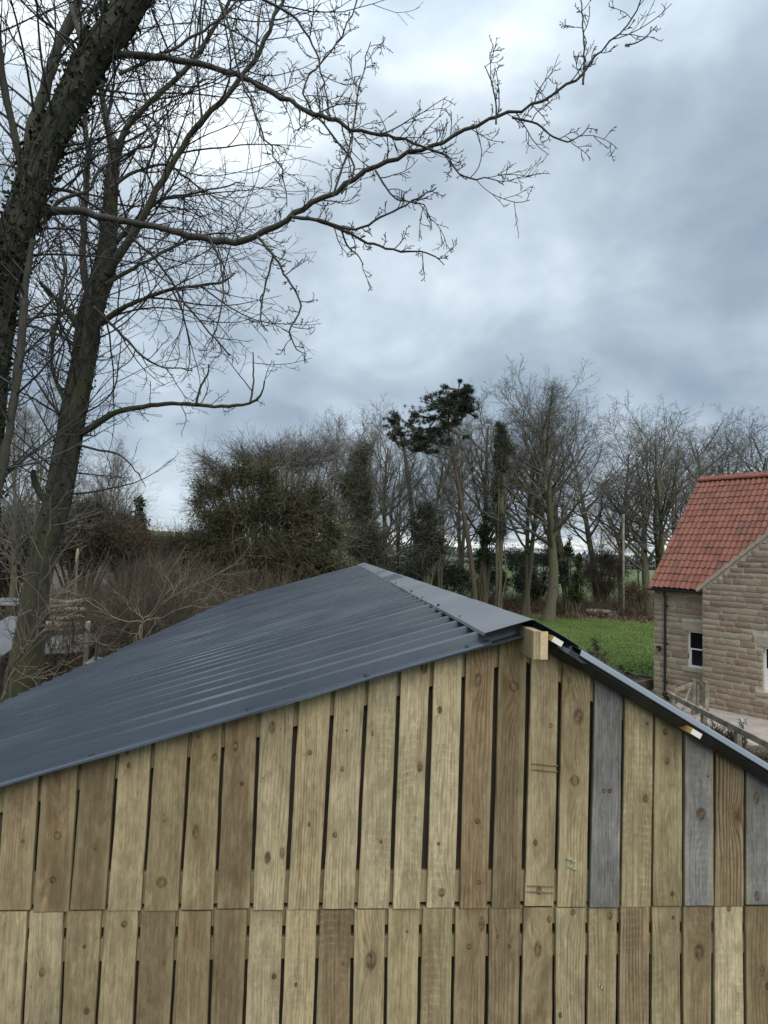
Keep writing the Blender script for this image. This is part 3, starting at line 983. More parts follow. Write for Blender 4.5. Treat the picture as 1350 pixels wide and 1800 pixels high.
def board(corners, sty, seed, name='board', off0=0.0):
    """corners: (xl_b, zl), (xr_b), (xr_t, zr_t), (xl_t, zl_t) in wall coords"""
    (xa, za), (xb, zb), (xc, zc), (xd, zd) = corners
    cx, cz = (xa + xb + xc + xd) / 4, (za + zb + zc + zd) / 4
    b = 0.0018
    rr = random.Random(seed * 7.7)
    depth = off0 + rr.uniform(-0.002, 0.002)
    out = []
    # outline with small wane: 6 points per side
    n = 8
    left = [(xa + (xd - xa) * t + rr.uniform(-.0010, .0010), za + (zd - za) * t) for t in np.linspace(0, 1, n)]
    right = [(xb + (xc - xb) * t + rr.uniform(-.0010, .0010), zb + (zc - zb) * t) for t in np.linspace(0, 1, n)]
    cup = rr.uniform(-0.0012, 0.0012)
    tw = rr.uniform(-0.004, 0.004)
    V = []
    for i in range(n):
        t = i / (n - 1) - 0.5
        (x1, z1), (x2, z2) = left[i], right[i]
        y = -depth + tw * t
        V += [(x1, y + BT, z1), (x1, y + b, z1), (x1 + b, y, z1), ((x1 + x2) / 2, y - cup, (z1 + z2) / 2), (x2 - b, y, z2), (x2, y + b, z2), (x2, y + BT, z2)]
    V = np.array(V) - np.array([cx, 0, cz])
    idx = np.arange(n - 1)[:, None] * 7 + np.arange(6)[None, :]
    F = np.stack([idx, idx + 1, idx + 8, idx + 7], -1).reshape(-1, 4)
    i2 = np.arange(n - 1)
    Fb = np.stack([i2 * 7 + 6, i2 * 7, i2 * 7 + 7, i2 * 7 + 13], -1)
    caps = np.array([list(range(6, -1, -1)), list(range((n - 1) * 7, n * 7))])
    tint, dark, rings, saw, stain, knots = sty
    jit = rr.uniform(0.93, 1.07)
    tint = tuple(c * jit for c in tint)
    hw = (xb - xa) / 2
    kn = []
    for (kx, kpy, kr) in knots:
        zz = wall_xz((675), kpy)[1]
        kn.append((kx * hw, zz - cz, kr * rr.uniform(0.55, 0.85)))
    m_ = wood('timber_%02d' % int(seed), tint, dark, kn, seed * 1.37 + 0.5, rings, saw, stain)
    return add(name, np_mesh(name, V, [F, Fb, caps]), m_, shed, wp(cx, cz), WYAW)


ZC = wall_xz(675, 1597)[1]
ZB = -0.10
for i, ((b0, b1), (t0, t1)) in enumerate(zip(UP_BOT, UP_TOP)):
    xa, xb = wall_xz(b0, 1597)[0], wall_xz(b1, 1597)[0]
    ytop = 1385 - 0.31 * t0 if t0 < 930 else 1095 + 0.66 * (t0 - 935)
    xd, xc = wall_xz(t0, ytop)[0], wall_xz(t1, ytop)[0]
    jag = random.Random(i).uniform(-0.0035, 0.0045)
    if xd < r_x < xc:
        zd = zc = min(roof_line(xd), roof_line(xc)) - 0.004
    else:
        zd, zc = roof_line(xd) - 0.004, roof_line(xc) - 0.004
    board([(xa, ZC + jag), (xb, ZC + jag), (xc, zc), (xd, zd)], UP_STY[i], i + 1)
for i in range(len(LO_GAP) - 1):
    (ga, gb), (ha, hb) = LO_GAP[i], LO_GAP[i + 1]
    xa, xd = wall_xz(gb + 3, 1795)[0], wall_xz(ga + 3, 1625)[0]
    xb, xc = wall_xz(hb - 3, 1795)[0], wall_xz(ha - 3, 1625)[0]
    zt, zb_ = wall_xz(675, 1625)[1], wall_xz(675, 1795)[1]
    ext = lambda x0, x1, z: x1 + (x0 - x1) * (z - zb_) / (zt - zb_)
    zT = ZC - 0.0045 + random.Random(i + 50).uniform(-0.002, 0.0015)
    board([(ext(xd, xa, ZB), ZB), (ext(xc, xb, ZB), ZB), (ext(xc, xb, zT), zT), (ext(xd, xa, zT), zT)], LO_STY[i % len(LO_STY)], 60 + i, off0=-0.003)

M_GAPTONE = simple('gap_tone_brown', (0.075, 0.060, 0.040), 0.3, 6, 0.9)
# ---- rails behind the boards (seen in the joints)
xl, xr = -2.9, 2.6


def rail(z0, z1, seed, x0=xl, x1=xr, off=-(BT + 0.0135), th=0.011, tint=OLIVE):
    V, F = chamfer_box((0, 0, 0), ((x1 - x0) / 2, 0, 0), (0, th, 0), (0, 0, (z1 - z0) / 2), 0.002)
    m_ = wood('rail_timber_%d' % seed, tint, None, [], seed * 2.1, 0.3, 0.0, 0.3)
    return add('rail', np_mesh('rail', V, F), m_, shed, wp((x0 + x1) / 2, (z0 + z1) / 2, off), WYAW)


zr = [wall_xz(675, y)[1] for y in (1537, 1592, 1600, 1632, 1652, 1690)]
rail(zr[1], zr[0], 1)
rail(zr[3], zr[2], 2)
rail(zr[5], zr[4], 3)
# raking rails under the roof line
for sgn, D, s0, s1 in ((-1, DL, 0.02, 3.1), (1, DR, 0.02, 2.0)):
    N = NL if sgn < 0 else NR
    c0 = wp(r_x, r_z, -(BT + 0.0175))
    hgt = 0.047
    V, F = chamfer_box(c0 + D * (s0 + s1) / 2 - N * (0.012 + hgt), D * (s1 - s0) / 2, NDIR * 0.014, N * hgt, 0.002)
    o = wobj('raking_rail', V, F, wood('raking_timber_%d' % (sgn + 2), TAN, None, [], 4.4 + sgn, 0.2, 0.0, 0.2), shed)
for i in range(22):                                   # brown boards added behind the rails to tone the dark gaps
    x0 = xl + 0.24 * i
    top = min(roof_line(x0), roof_line(x0 + 0.236)) - 0.035
    V, F = chamfer_box(wp(x0 + 0.118, (top + ZB) / 2, -(BT + 0.034)), WDIR * 0.1165, NDIR * 0.007, ZAX * (top - ZB) / 2, 0.002)
    wobj('gap_backing', V, F, M_GAPTONE, shed)
# uprights inside, and the other three walls so that the inside is dark
for x in (-2.2, -1.15, -0.1, 0.95, 1.9):
    V, F = chamfer_box(wp(x, 0.05, -0.105), WDIR * 0.022, NDIR * 0.035, ZAX * 0.33, 0.003)
    wobj('stud', V, F, M_SLEEPER, shed)
M_SIDEW = wood('side_cladding', OLIVE, None, [], 3.3, 0.4, 0.2, 0.2)
for D, N, se, sgn in ((DL, NL, S_EAVE, -1), (DR, NR, S_EAVER, 1)):
    e = RIDGE + D * (se - 0.12)
    top = e[2] - 0.03
    c = np.array([e[0], e[1], (top + G0 + 0.02) / 2]) + NDIR * (SHED_L / 2 + 0.02)
    V, F = chamfer_box(c, WDIR * 0.02, NDIR * (SHED_L / 2 - 0.07), ZAX * (top - (G0 + 0.02)) / 2, 0.004)
    wobj('side_wall', V, F, M_SIDEW, shed)
eL, eR = RIDGE + DL * (S_EAVE - 0.15), RIDGE + DR * (S_EAVER - 0.15)
pr = []
for off in (SHED_L - 0.05, SHED_L - 0.09):
    pr += [eL + NDIR * off, RIDGE + NDIR * off, eR + NDIR * off]
pr = np.array(pr) - ZAX * 0.03
V = np.vstack([pr, [(p[0], p[1], G0) for p in pr]])
wobj('rear_wall', V, [np.array([[0, 1, 7, 6], [1, 2, 8, 7], [3, 9, 10, 4], [4, 10, 11, 5], [0, 3, 4, 1], [1, 4, 5, 2], [0, 6, 9, 3], [2, 5, 11, 8]])], M_SIDEW, shed)
# plinth under the gable wall down to the low ground behind it
V, F = chamfer_box(wp((eL[0] + eR[0]) / 2 + 0.02, (G0 - 0.12) / 2, -0.10), WDIR * ((eR[0] - eL[0]) / 2), NDIR * 0.05, ZAX * (abs(G0) - 0.12) / 2, 0.003)
wobj('plinth', V, F, M_SLEEPER, shed)

# ---- paint flecks and strap marks on the boards
M_TURQ = simple('turquoise_paint', (0.30, 0.38, 0.28), 0.3, 90, 0.7)
M_MARK = simple('strap_mark', (0.20, 0.155, 0.09), 0.4, 60, 0.9)


def mark(name, m_, pts, off):
    P = [wp(*wall_xz(px, py), off) for px, py in pts]
    P2 = [p + NDIR * 0.004 for p in P]
    n_ = len(P)
    F4 = np.array([[i, i + n_, (i + 1) % n_ + n_, (i + 1) % n_] for i in range(n_)])
    wobj(name, P + P2, [np.array([list(range(n_))[::-1]]), F4], m_, shed)


for cx, cy, w_, h_ in ((1001, 1509, 6, 2.2), (1008, 1513, 4, 1.4), (1002, 1523, 4, 1.2), (1010, 1527, 5, 1.1), (1058, 1735, 1.5, 5), (1062, 1738, 1.2, 4), (1053, 1730, 1.2, 3), (762, 1580, 1.2, 2.2)):
    mark('paint_fleck', M_TURQ, [(cx - w_, cy), (cx - w_ * .4, cy - h_), (cx + w_ * .5, cy - h_ * .8), (cx + w_, cy + h_ * .2), (cx + w_ * .3, cy + h_), (cx - w_ * .6, cy + h_ * .7)], 0.0030 if cy < 1597 else 0.0006)
for y0, sl in ((1341, 0.09), (1351, 0.10), (1556, 0.02), (1566, 0.05)):
    x0, x1 = (934, 980) if y0 < 1500 else (926, 973)
    mark('strap_mark', M_MARK, [(x0, y0), (x1, y0 + (x1 - x0) * sl), (x1, y0 + 1.3 + (x1 - x0) * sl), (x0, y0 + 1.3)], 0.0028)

# ---- ridge beam end and two batten ends
bx0, bz1 = wall_xz(938, 1109, 0.16)
bx1, bz0 = wall_xz(952, 1160, 0.16)
V, F = chamfer_box((0, 0, 0), ((bx1 - bx0) / 2, 0, 0), (0, 0.30, 0), (0, 0, (bz1 - bz0) / 2), 0.0015)
o = add('ridge_beam', np_mesh('ridge_beam', V, F), wood('beam_timber', (0.42, 0.335, 0.195), None, [], 8.8, 0.22, 0.1, 0.05), shed, wp((bx0 + bx1) / 2, (bz0 + bz1) / 2, 0.16) + NDIR * 0.30, WYAW)
V, F = chamfer_box((0, 0, 0), ((bx1 - bx0) / 2 - 0.0012, 0, 0), (0, 0.0008, 0), (0, 0, (bz1 - bz0) / 2 - 0.0012), 0.0004)
eo = add('cut_end', np_mesh('cut_end', V, F), simple('fresh_end_grain', (0.56, 0.44, 0.26), 0.10, 60, 0.8), o, wp((bx0 + bx1) / 2, (bz0 + bz1) / 2, 0.1614), 0)
eo.rotation_euler = (0, 0, WYAW)
o['label'] = 'pale sawn end of the ridge beam sticking out at the apex'
for (px, py) in ((980, 1128), (1224, 1290)):
    x, z = wall_xz(px, py, 0.105)
    c = wp(x, z, 0.105)
    V, F = chamfer_box(c + NDIR * 0.2, DR * 0.021, NDIR * 0.2, NR * 0.0105, 0.001)
    b = wobj('batten', V, F, M_YELLOW, shed)
    V, F = chamfer_box(c - NDIR * 0.0006, DR * 0.020, NDIR * 0.0006, NR * 0.0095, 0.0002)
    wobj('end_label', V, F, M_LABEL, b)

# ------------------------------------------------------------------ the house
ZH = 21.0
HU = np.array([0.622, -0.783, 0.0])
HU /= np.linalg.norm(HU)
HV = np.array([-HU[1], HU[0], 0.0])
HP = at(1150, 1034, ZH)                              # far left corner of the wing, at the eaves
HP0 = np.array([HP[0], HP[1], 0.0])
EAVE = HP[2]


def hp(t, s, z):
    return HP0 + HU * t + HV * s + ZAX * z


def on_wall(px, py, s=0.0):
    p = hit(px, py, HP0 + HV * s, HV)
    return float(np.dot(p - HP0, HU)), float(p[2])


GS = -0.45                                           # the gable block stands this far in front of the wing
tg, zg = on_wall(1235, 1032, GS)
tv, zv = on_wall(1350, 941, GS)
VSL = (zv - zg) / (tv - tg)
GEND = tg + 5.2
house = empty('house', hp(2.5, 2, G0), 'stone house with red clay pantile roof and white sash windows', 'house')
print('house', 'tg', tg, 'VSL', VSL, 'eave', EAVE, HP)


def hbox(t0, t1, s0, s1, z0, z1, b=0.0):
    c = hp((t0 + t1) / 2, (s0 + s1) / 2, (z0 + z1) / 2)
    args = (c, HU * (t1 - t0) / 2, HV * (s1 - s0) / 2, ZAX * (z1 - z0) / 2)
    return chamfer_box(*args, b) if b else (box_dirs(*args), BOXF)


# window openings (t0, t1, z0, z1)
a0, a1 = on_wall(1208, 1108), on_wall(1208, 1172)
WIN1 = (a0[0], a0[0] + 0.72, a1[1], a0[1])
b0, b1 = on_wall(1341, 1137, GS), on_wall(1341, 1216, GS)
WIN2 = (b0[0], b0[0] + 0.85, b1[1], b0[1])


def holed_wall(name, t0, t1, s0, z1, win, gable=None):
    th = 0.34
    w0, w1, q0, q1 = win
    parts = [hbox(t0, w0, s0, s0 + th, G0 - 0.2, z1), hbox(w1, t1, s0, s0 + th, G0 - 0.2, z1), hbox(w0, w1, s0, s0 + th, G0 - 0.2, q0), hbox(w0, w1, s0, s0 + th, q1, z1)]
    if gable:
        tm = (t0 + t1) / 2
        zt = z1 + VSL * (tm - t0)
        tri = np.array([hp(t0, s0, z1), hp(t1, s0, z1), hp(tm, s0, zt), hp(t0, s0 + th, z1), hp(t1, s0 + th, z1), hp(tm, s0 + th, zt)])
        parts.append((tri, [np.array([[0, 1, 2], [5, 4, 3]]), np.array([[0, 2, 5, 3], [2, 1, 4, 5]])]))
    V, F = join(parts)
    return wobj(name, V, F, M_MORTAR, house, origin=hp((t0 + t1) / 2, s0, (G0 + z1) / 2))


wing = holed_wall('wall', 0.0, tg + 0.3, 0.0, EAVE, WIN1)
gable = holed_wall('gable_wall', tg, GEND, GS, zg, WIN2, gable=True)
for args in ((0.0, 0.30, 0.34, 5.5), (GEND - 0.3, GEND, 0.0, 5.5)):      # end walls of the house
    V, F = hbox(args[0], args[1], args[2], args[3], G0 - 0.2, EAVE)
    wobj('wall', V, F, M_MORTAR, house)
V, F = hbox(0.0, GEND, 5.2, 5.5, G0 - 0.2, EAVE - 0.01)
wobj('wall', V, F, M_MORTAR, house)

rng = np.random.default_rng(77)
STV = []
for i in range(8):                                   # a few irregular unit stones, shared
    V, F = chamfer_box((0, 0, 0), (0.5, 0, 0), (0, 0.5, 0), (0, 0, 0.5), 0.075)
    V = V + rng.normal(0, 0.022, V.shape) * np.array([1, 0.9, 1.3])
    me = np_mesh('stone', V, F, True)
    me.materials.append(M_STONE)
    STV.append(me)
HROT = math.atan2(HU[1], HU[0])


def place(me, name, parent, org, scale):
    o = bpy.data.objects.new(name, me)
    COL.objects.link(o)
    o.parent = parent
    o.location = tuple(org - WORLD_ORIGIN[parent.name])
    o.rotation_euler = (0, 0, HROT)
    o.scale = scale
    return o


def lay_stones(parent, t0, t1, s0, zlo, topf, blocks, rng):
    z = zlo
    n = 0
    while True:
        h = rng.uniform(0.145, 0.215)
        if rng.random() < 0.12:
            h *= 0.7
        if z > topf(t1) and z > topf(t0):
            break
        t = t0 - rng.uniform(0, 0.0)
        first = True
        while t < t1 - 0.04:
            wd = rng.uniform(0.22, 0.56)
            if z + h > topf(t) + 0.02:
                wd = rng.uniform(0.10, 0.17)
            if first and rng.random() < 0.5:
                wd *= 0.6
            first = False
            e = min(t + wd, t1)
            if t1 - e < 0.14:
                e = t1
            top = z + h
            # trim against windows, lintels and sills
            cuts = [(t, e)]
            for (q0, q1, y0, y1) in blocks:
                nc = []
                for (x0, x1) in cuts:
                    if top - 0.02 <= y0 or z + 0.02 >= y1 or x1 <= q0 or x0 >= q1:
                        nc.append((x0, x1))
                    else:
                        if x0 < q0 - 0.03:
                            nc.append((x0, q0))
                        if x1 > q1 + 0.03:
                            nc.append((q1, x1))
                cuts = nc
            for (x0, x1) in cuts:
                tt = min(top, topf(x0), topf(x1))
                if tt - z < 0.035 or x1 - x0 < 0.05:
                    continue
                j = 0.007
                dep = 0.10
                c = hp((x0 + x1) / 2, s0 - 0.010 - rng.uniform(0, 0.012) + dep / 2, (z + tt) / 2)
                place(STV[rng.integers(8)], 'stone', parent, c, ((x1 - x0) - 2 * j, dep, (tt - z) - 2 * j))
                n += 1
            t = e
        z += h
    return n


def lintel_rects(win, up=0.27, dn=0.13, side=0.14):
    w0, w1, q0, q1 = win
    return (w0 - side, w1 + side, q1, q1 + up), (w0 - side, w1 + side, q0 - dn, q0)


blk1 = [WIN1, *lintel_rects(WIN1, 0.30, 0.13, 0.16)]
blk2 = [WIN2, *lintel_rects(WIN2, 0.34, 0.17, 0.2)]
n1 = lay_stones(wing, 0.0, tg + 0.06, 0.0, G0, lambda t: EAVE - 0.03, blk1, rng)
tvis = on_wall(1350, 1300, GS)[0] + 0.9
n2 = lay_stones(gable, tg, tvis, GS, G0, lambda t: zg + max(0, t - tg) * VSL - 0.06, blk2, rng)
print('stones', n1, n2)


def sash(win, s0, frac):
    w0, w1, q0, q1 = win
    W = 0.055
    root = None
    parts = [hbox(w0, w0 + W, s0, s0 + 0.06, q0, q1), hbox(w1 - W, w1, s0, s0 + 0.06, q0, q1), hbox(w0 + W, w1 - W, s0, s0 + 0.06, q1 - W, q1), hbox(w0 + W, w1 - W, s0 - 0.004, s0 + 0.06, q0, q0 + W * 1.2)]
    zm = q0 + (q1 - q0) * frac
    parts.append(hbox(w0 + W, w1 - W, s0 + 0.008, s0 + 0.05, zm - 0.022, zm + 0.022))
    parts += [hbox(w0 + W, w0 + W * 1.7, s0 + 0.014, s0 + 0.05, q0 + W * 1.2, zm - 0.022), hbox(w1 - W * 1.7, w1 - W, s0 + 0.014, s0 + 0.05, q0 + W * 1.2, zm - 0.022)]
    V, F = join(parts)
    f = wobj('window', V, F, M_WHITE, house)
    for (y0, y1, d) in ((q0 + W * 1.2, zm - 0.022, 0.03), (zm + 0.022, q1 - W, 0.025)):
        V, F = hbox(w0 + W * (1.7 if d == 0.03 else 1), w1 - W * (1.7 if d == 0.03 else 1), s0 + d, s0 + d + 0.012, y0, y1)
        wobj('pane', V, F, M_GLASS, f)
    (l0, l1, lz0, lz1), (k0, k1, kz0, kz1) = lintel_rects(win, 0.30, 0.13, 0.16)
    V, F = hbox(l0 + .008, l1 - .008, s0 - 0.085 - 0.014, s0 + 0.05, lz0 + .003, lz1 - .008, 0.006)
    wobj('lintel', V, F, M_SANDST, f)
    V, F = hbox(k0 + .008, k1 - .008, s0 - 0.085 - 0.05, s0 + 0.05, kz0 + .008, kz1 - .003, 0.008)
    wobj('sill', V, F, M_SANDST, f)
    return f


sash(WIN1, 0.085, 0.50)
sash(WIN2, GS + 0.085, 0.50)

# ---- roof: pantiles one by one where they show
rp = hit(1230, 846, HP0 + HU * (-0.06), HU)
RS = float(np.dot(rp - HP0, HV))
RZ = float(rp[2])
E0 = hp(0, -0.16, EAVE + 0.03)
rise = RZ - E0[2]
run = RS + 0.16
SLOPE = HV * run + ZAX * rise
SLEN = np.linalg.norm(SLOPE)
SD = SLOPE / SLEN
SN = np.cross(HU, SD)
SN *= np.sign(SN[2])
print('roof', RS, RZ, math.degrees(math.atan2(rise, run)), SLEN)
deck = []
t0, t1 = -0.05, GEND
A, B = hp(t0, -0.10, EAVE + 0.02), hp(t1, -0.10, EAVE + 0.02)
C_, D_ = hp(t1, RS, RZ - 0.02), hp(t0, RS, RZ - 0.02)
E_, F_ = hp(t1, 2 * RS + 0.1, EAVE + 0.02), hp(t0, 2 * RS + 0.1, EAVE + 0.02)
top = np.array([A, B, C_, D_, E_, F_])
V = np.vstack([top, top - ZAX * 0.10])
roof = wobj('roof', V, [np.array([[0, 1, 2, 3], [3, 2, 4, 5], [7, 6, 9, 8], [8, 9, 11, 10], [0, 3, 9, 6], [3, 5, 11, 9], [2, 1, 7, 8], [4, 2, 8, 10], [1, 0, 6, 7], [5, 4, 10, 11]])], M_TILE, house, origin=hp(2, RS, RZ))
TW, TGA = 0.172, 0.305
n = 9
xx = np.linspace(0, TW * 1.12, n)
zz = 0.030 * np.sin(xx / TW * 2 * PI + 0.4) * (0.75 + 0.25 * np.cos(xx / TW * 2 * PI))
Vt = []
for (yy, dz) in ((0.0, 0.034), (0.0, 0.022), (0.0, 0.034), (TGA * 1.12, 0.010)):
    pass
rows = [(0.0, 0.014), (0.0, 0.034), (TGA * 1.14, 0.008)]
for yy, dz in rows:
    for a, b in zip(xx, zz):
        Vt.append((a, yy, b + dz))
idx = np.arange(2)[:, None] * n + np.arange(n - 1)[None, :]
Ft = np.stack([idx, idx + 1, idx + n + 1, idx + n], -1).reshape(-1, 4)
TME = np_mesh('tile', np.array(Vt), Ft, False)
TME.materials.append(M_TILE)
rng = np.random.default_rng(15)
nrow = int(SLEN / TGA) + 1
cnt = 0


def project(p):
    d = np.asarray(p) - CAM
    zc = np.dot(d, FWD)
    return 675 + FPX * np.dot(d, RIGHT) / zc, 900 - FPX * np.dot(d, UPV) / zc


for r in range(nrow):
    for c in range(int(6.0 / TW)):
        t = -0.10 + c * TW
        org = E0 + HU * t + SD * (r * TGA) + SN * 0.022
        px, py = project(org + SD * 0.2)
        px2, _ = project(org)
        if px > 1395:
            continue
        tt, zt = on_wall(px, py, GS)
        if zt < zg + (tt - tg) * VSL - 0.25 and tt > tg:
            continue
        o = bpy.data.objects.new('tile', TME)
        COL.objects.link(o)
        o.parent = roof
        jy = rng.normal(0, 0.006)
        Mx = Matrix(((HU[0], SD[0], SN[0], 0), (HU[1], SD[1], SN[1], 0), (HU[2], SD[2], SN[2], 0), (0, 0, 0, 1)))
        loc = org - WORLD_ORIGIN[roof.name] + SD * jy + SN * rng.normal(0, 0.003)
        o.matrix_local = Matrix.Translation(Vector(loc)) @ Mx @ Matrix.Rotation(rng.normal(0, 0.012), 4, 'Y')
        cnt += 1
print('tiles', cnt)
t = -0.08
while t < 4.6:                                       # half-round ridge tiles
    c0 = hp(t, RS, RZ + 0.0)
    seg = []
    for q in (0.0, 0.425):
        for a in np.linspace(-0.15, PI + 0.15, 8):
            seg.append(c0 + HU * q + HV * (math.cos(a) * 0.12) + ZAX * (math.sin(a) * 0.10 + 0.005 + 0.006 * (q == 0)))
    i = np.arange(7)
    o = wobj('ridge_tile', seg, np.stack([i, i + 8, i + 9, i + 1], -1), M_TILE, roof)
    o.modifiers.new('t', 'SOLIDIFY').thickness = 0.014
    t += 0.43
# coping stones up the gable verge
nc = 9
for i in range(nc):
    a, b = tg - 0.16 + i * 0.42, tg - 0.16 + (i + 1) * 0.42 - 0.012
    pa, pb = hp(a, GS + 0.10, zg + (a - tg) * VSL + 0.0), hp(b, GS + 0.10, zg + (b - tg) * VSL + 0.0)
    dd = (pb - pa) / np.linalg.norm(pb - pa)
    nn = np.cross(HV, dd)
    nn *= np.sign(nn[2])
    V, F = chamfer_box((pa + pb) / 2 + nn * 0.03, (pb - pa) / 2, HV * 0.16, nn * 0.05, 0.01)
    wobj('coping_stone', V, F, M_SANDST, house)
# cross roof of the gable block behind the coping
tm = (tg + GEND) / 2
zt = zg + VSL * (tm - tg)
for (x0, z0, x1, z1) in ((tg - 0.05, zg - 0.02, tm, zt), (tm, zt, GEND + 0.05, zg - 0.02)):
    V = np.array([hp(x0, GS + 0.2, z0), hp(x1, GS + 0.2, z1), hp(x1, RS, z1), hp(x0, RS if False else 0.3, z0)])
    V = np.vstack([V, V - ZAX * 0.08])
    wobj('cross_roof', V, BOXF, M_TILE, house)
# gutter, downpipe, wall lamp
P, R = resample([hp(-0.12, -0.20, EAVE - 0.005), hp(tg - 0.02, -0.20, EAVE - 0.015)], [0.055, 0.055], 6)
gut = []
for p in P:
    for a in np.linspace(PI, 2 * PI, 8):
        gut.append(p + HV * (math.cos(a) * 0.06) + ZAX * (math.sin(a) * 0.06))
idx = np.arange(5)[:, None] * 8 + np.arange(7)[None, :]
o = wobj('gutter', gut, np.stack([idx, idx + 8, idx + 9, idx + 1], -1).reshape(-1, 4), M_BLACKPIPE, house)
o.modifiers.new('t', 'SOLIDIFY').thickness = 0.006
V, F = hbox(-0.06, tg + 0.1, -0.125, -0.005, EAVE - 0.06, EAVE + 0.0)
wobj('fascia', V, F, M_BLACKPIPE, house)
td = on_wall(1171, 1100)[0]
pts = [hp(td, -0.20, EAVE - 0.05), hp(td, -0.16, EAVE - 0.14), hp(td, -0.075, EAVE - 0.28), hp(td, -0.07, EAVE - 0.45), hp(td, -0.07, G0 + 0.15), hp(td, -0.16, G0 + 0.04)]
V, F = poly_tube(pts, 0.038, 26, 10, True)
dp = wobj('downpipe', V, F, M_BLACKPIPE, house, smooth=True)
for z in (EAVE - 0.55, EAVE - 1.75, G0 + 0.5):
    V, F = hbox(td - 0.06, td + 0.085, -0.105, 0.0, z - 0.018, z + 0.018, 0.004)
    wobj('bracket', V, F, M_BLACKPIPE, dp)
tl, zl = on_wall(1160, 1141)
V, F = join([hbox(tl - 0.05, tl + 0.05, -0.045, -0.012, zl - 0.05, zl + 0.11), hbox(tl - 0.05, tl + 0.05, -0.15, -0.045, zl + 0.05, zl + 0.11), hbox(tl - 0.045, tl + 0.045, -0.14, -0.055, zl - 0.02, zl + 0.05)])
lamp = wobj('wall_lamp', V, F, M_BLACKPIPE, house)
V, F = hbox(tl - 0.03, tl + 0.03, -0.146, -0.141, zl - 0.01, zl + 0.04)
wobj('lens', V, F, M_PALE, lamp)


# ------------------------------------------------------------------ timber fence and the raised bed by the house
def beam_between(a, b, w, h, m_, name, parent, bev=0.006):
    a, b = np.asarray(a, float), np.asarray(b, float)
    d = (b - a)
    L = np.linalg.norm(d)
    d /= L
    side = np.cross(d, ZAX)
    if np.linalg.norm(side) < 0.1:
        side = WDIR.copy()
    side /= np.linalg.norm(side)
    up = np.cross(side, d)
    V, F = chamfer_box((a + b) / 2, d * L / 2, side * w / 2, up * h / 2, bev)
    return wobj(name, V, F, m_, parent)


fa, fb = at(1178, 1222, 16.2), at(1350, 1303, 12.0)
fd = (fb - fa)
fence = empty('rail_fence', (fa[0], fa[1], G0), 'weathered two-rail timber fence running in front of the stone house', 'fence')
fl = fa + fd * 1.35
za = fa[2]
beam_between(fa, (fl[0], fl[1], za), 0.05, 0.125, M_WEATHER, 'rail', fence)
beam_between((fa[0], fa[1], za - 0.42), (fl[0], fl[1], za - 0.42), 0.05, 0.125, M_WEATHER, 'rail', fence)
for t in (0.012, 0.40, 0.74, 1.1):
    p = fa + fd * t + np.array([0.08, 0.09, 0])
    V, F = chamfer_box((p[0], p[1], (G0 - 0.1 + za + 0.05) / 2), WDIR * 0.055, NDIR * 0.055, ZAX * (za + 0.05 - G0 + 0.1) / 2, 0.01)
    wobj('post', V, F, M_WEATHER, fence)
gp = [at(1186, 1216, 17.2), at(1219, 1197, 18.2), at(1242, 1203, 17.9)]
gate = empty('timber_gate', (gp[1][0], gp[1][1], G0), 'small braced timber gate between grey posts by the downpipe', 'gate')
for (px, w_, y0, Yd) in ((1219, 0.10, 1194, 18.2), (1226, 0.07, 1197, 18.3), (1241, 0.12, 1198, 17.9)):
    p = at(px, y0, Yd)
    V, F = chamfer_box((p[0], p[1], (p[2] + G0) / 2), WDIR * w_ / 2, NDIR * w_ / 2, ZAX * (p[2] - G0) / 2, 0.008)
    wobj('post', V, F, M_WEATHER, gate)
for (q0, q1, y0, y1, h) in (((1186, 1214), (1218, 1202), 17.3, 18.15, 0.10), ((1226, 1201), (1241, 1199), 18.2, 17.9, 0.08), ((1200, 1246), (1214, 1208), 17.6, 18.1, 0.07), ((1198, 1248), (1218, 1238), 17.6, 18.15, 0.07)):
    beam_between(at(*q0, y0), at(*q1, y1), 0.035, h, M_WEATHER, 'brace', gate, 0.004)
bed = empty('raised_bed', at(1115, 1200, 22.2) * np.array([1, 1, 0]) + ZAX * G0, 'dark timber raised planting bed on the paving beside the lawn', 'planter')
bc = np.array([8.45, 22.3, 0])
ex, ey = HU * 0.95, HV * 0.75
V, F = join([(lambda c, a, b: chamfer_box(c, a, b, ZAX * 0.17, 0.01))(bc + ey + ZAX * (G0 + 0.2), ex, HV * 0.07), (lambda c, a, b: chamfer_box(c, a, b, ZAX * 0.17, 0.01))(bc - ey + ZAX * (G0 + 0.2), ex, HV * 0.07)])
for sg in (-1, 1):
    V, F = chamfer_box(bc + ey * sg + ZAX * (G0 + 0.2), ex, HV * 0.07, ZAX * 0.17, 0.01)
    wobj('sleeper', V, F, M_SLEEPER, bed)
    V, F = chamfer_box(bc + ex * sg * 1.075 + ZAX * (G0 + 0.2), HU * 0.07, ey * 1.09, ZAX * 0.168, 0.01)
    wobj('sleeper', V, F, M_SLEEPER, bed)
V, F = chamfer_box(bc + ZAX * (G0 + 0.17), ex * 0.98, ey * 0.9, ZAX * 0.13, 0.02)
wobj('soil', V, F, M_SOIL, bed)


# ------------------------------------------------------------------ growing things
def nrm(v):
    return v / (np.linalg.norm(v, axis=-1, keepdims=True) + 1e-9)


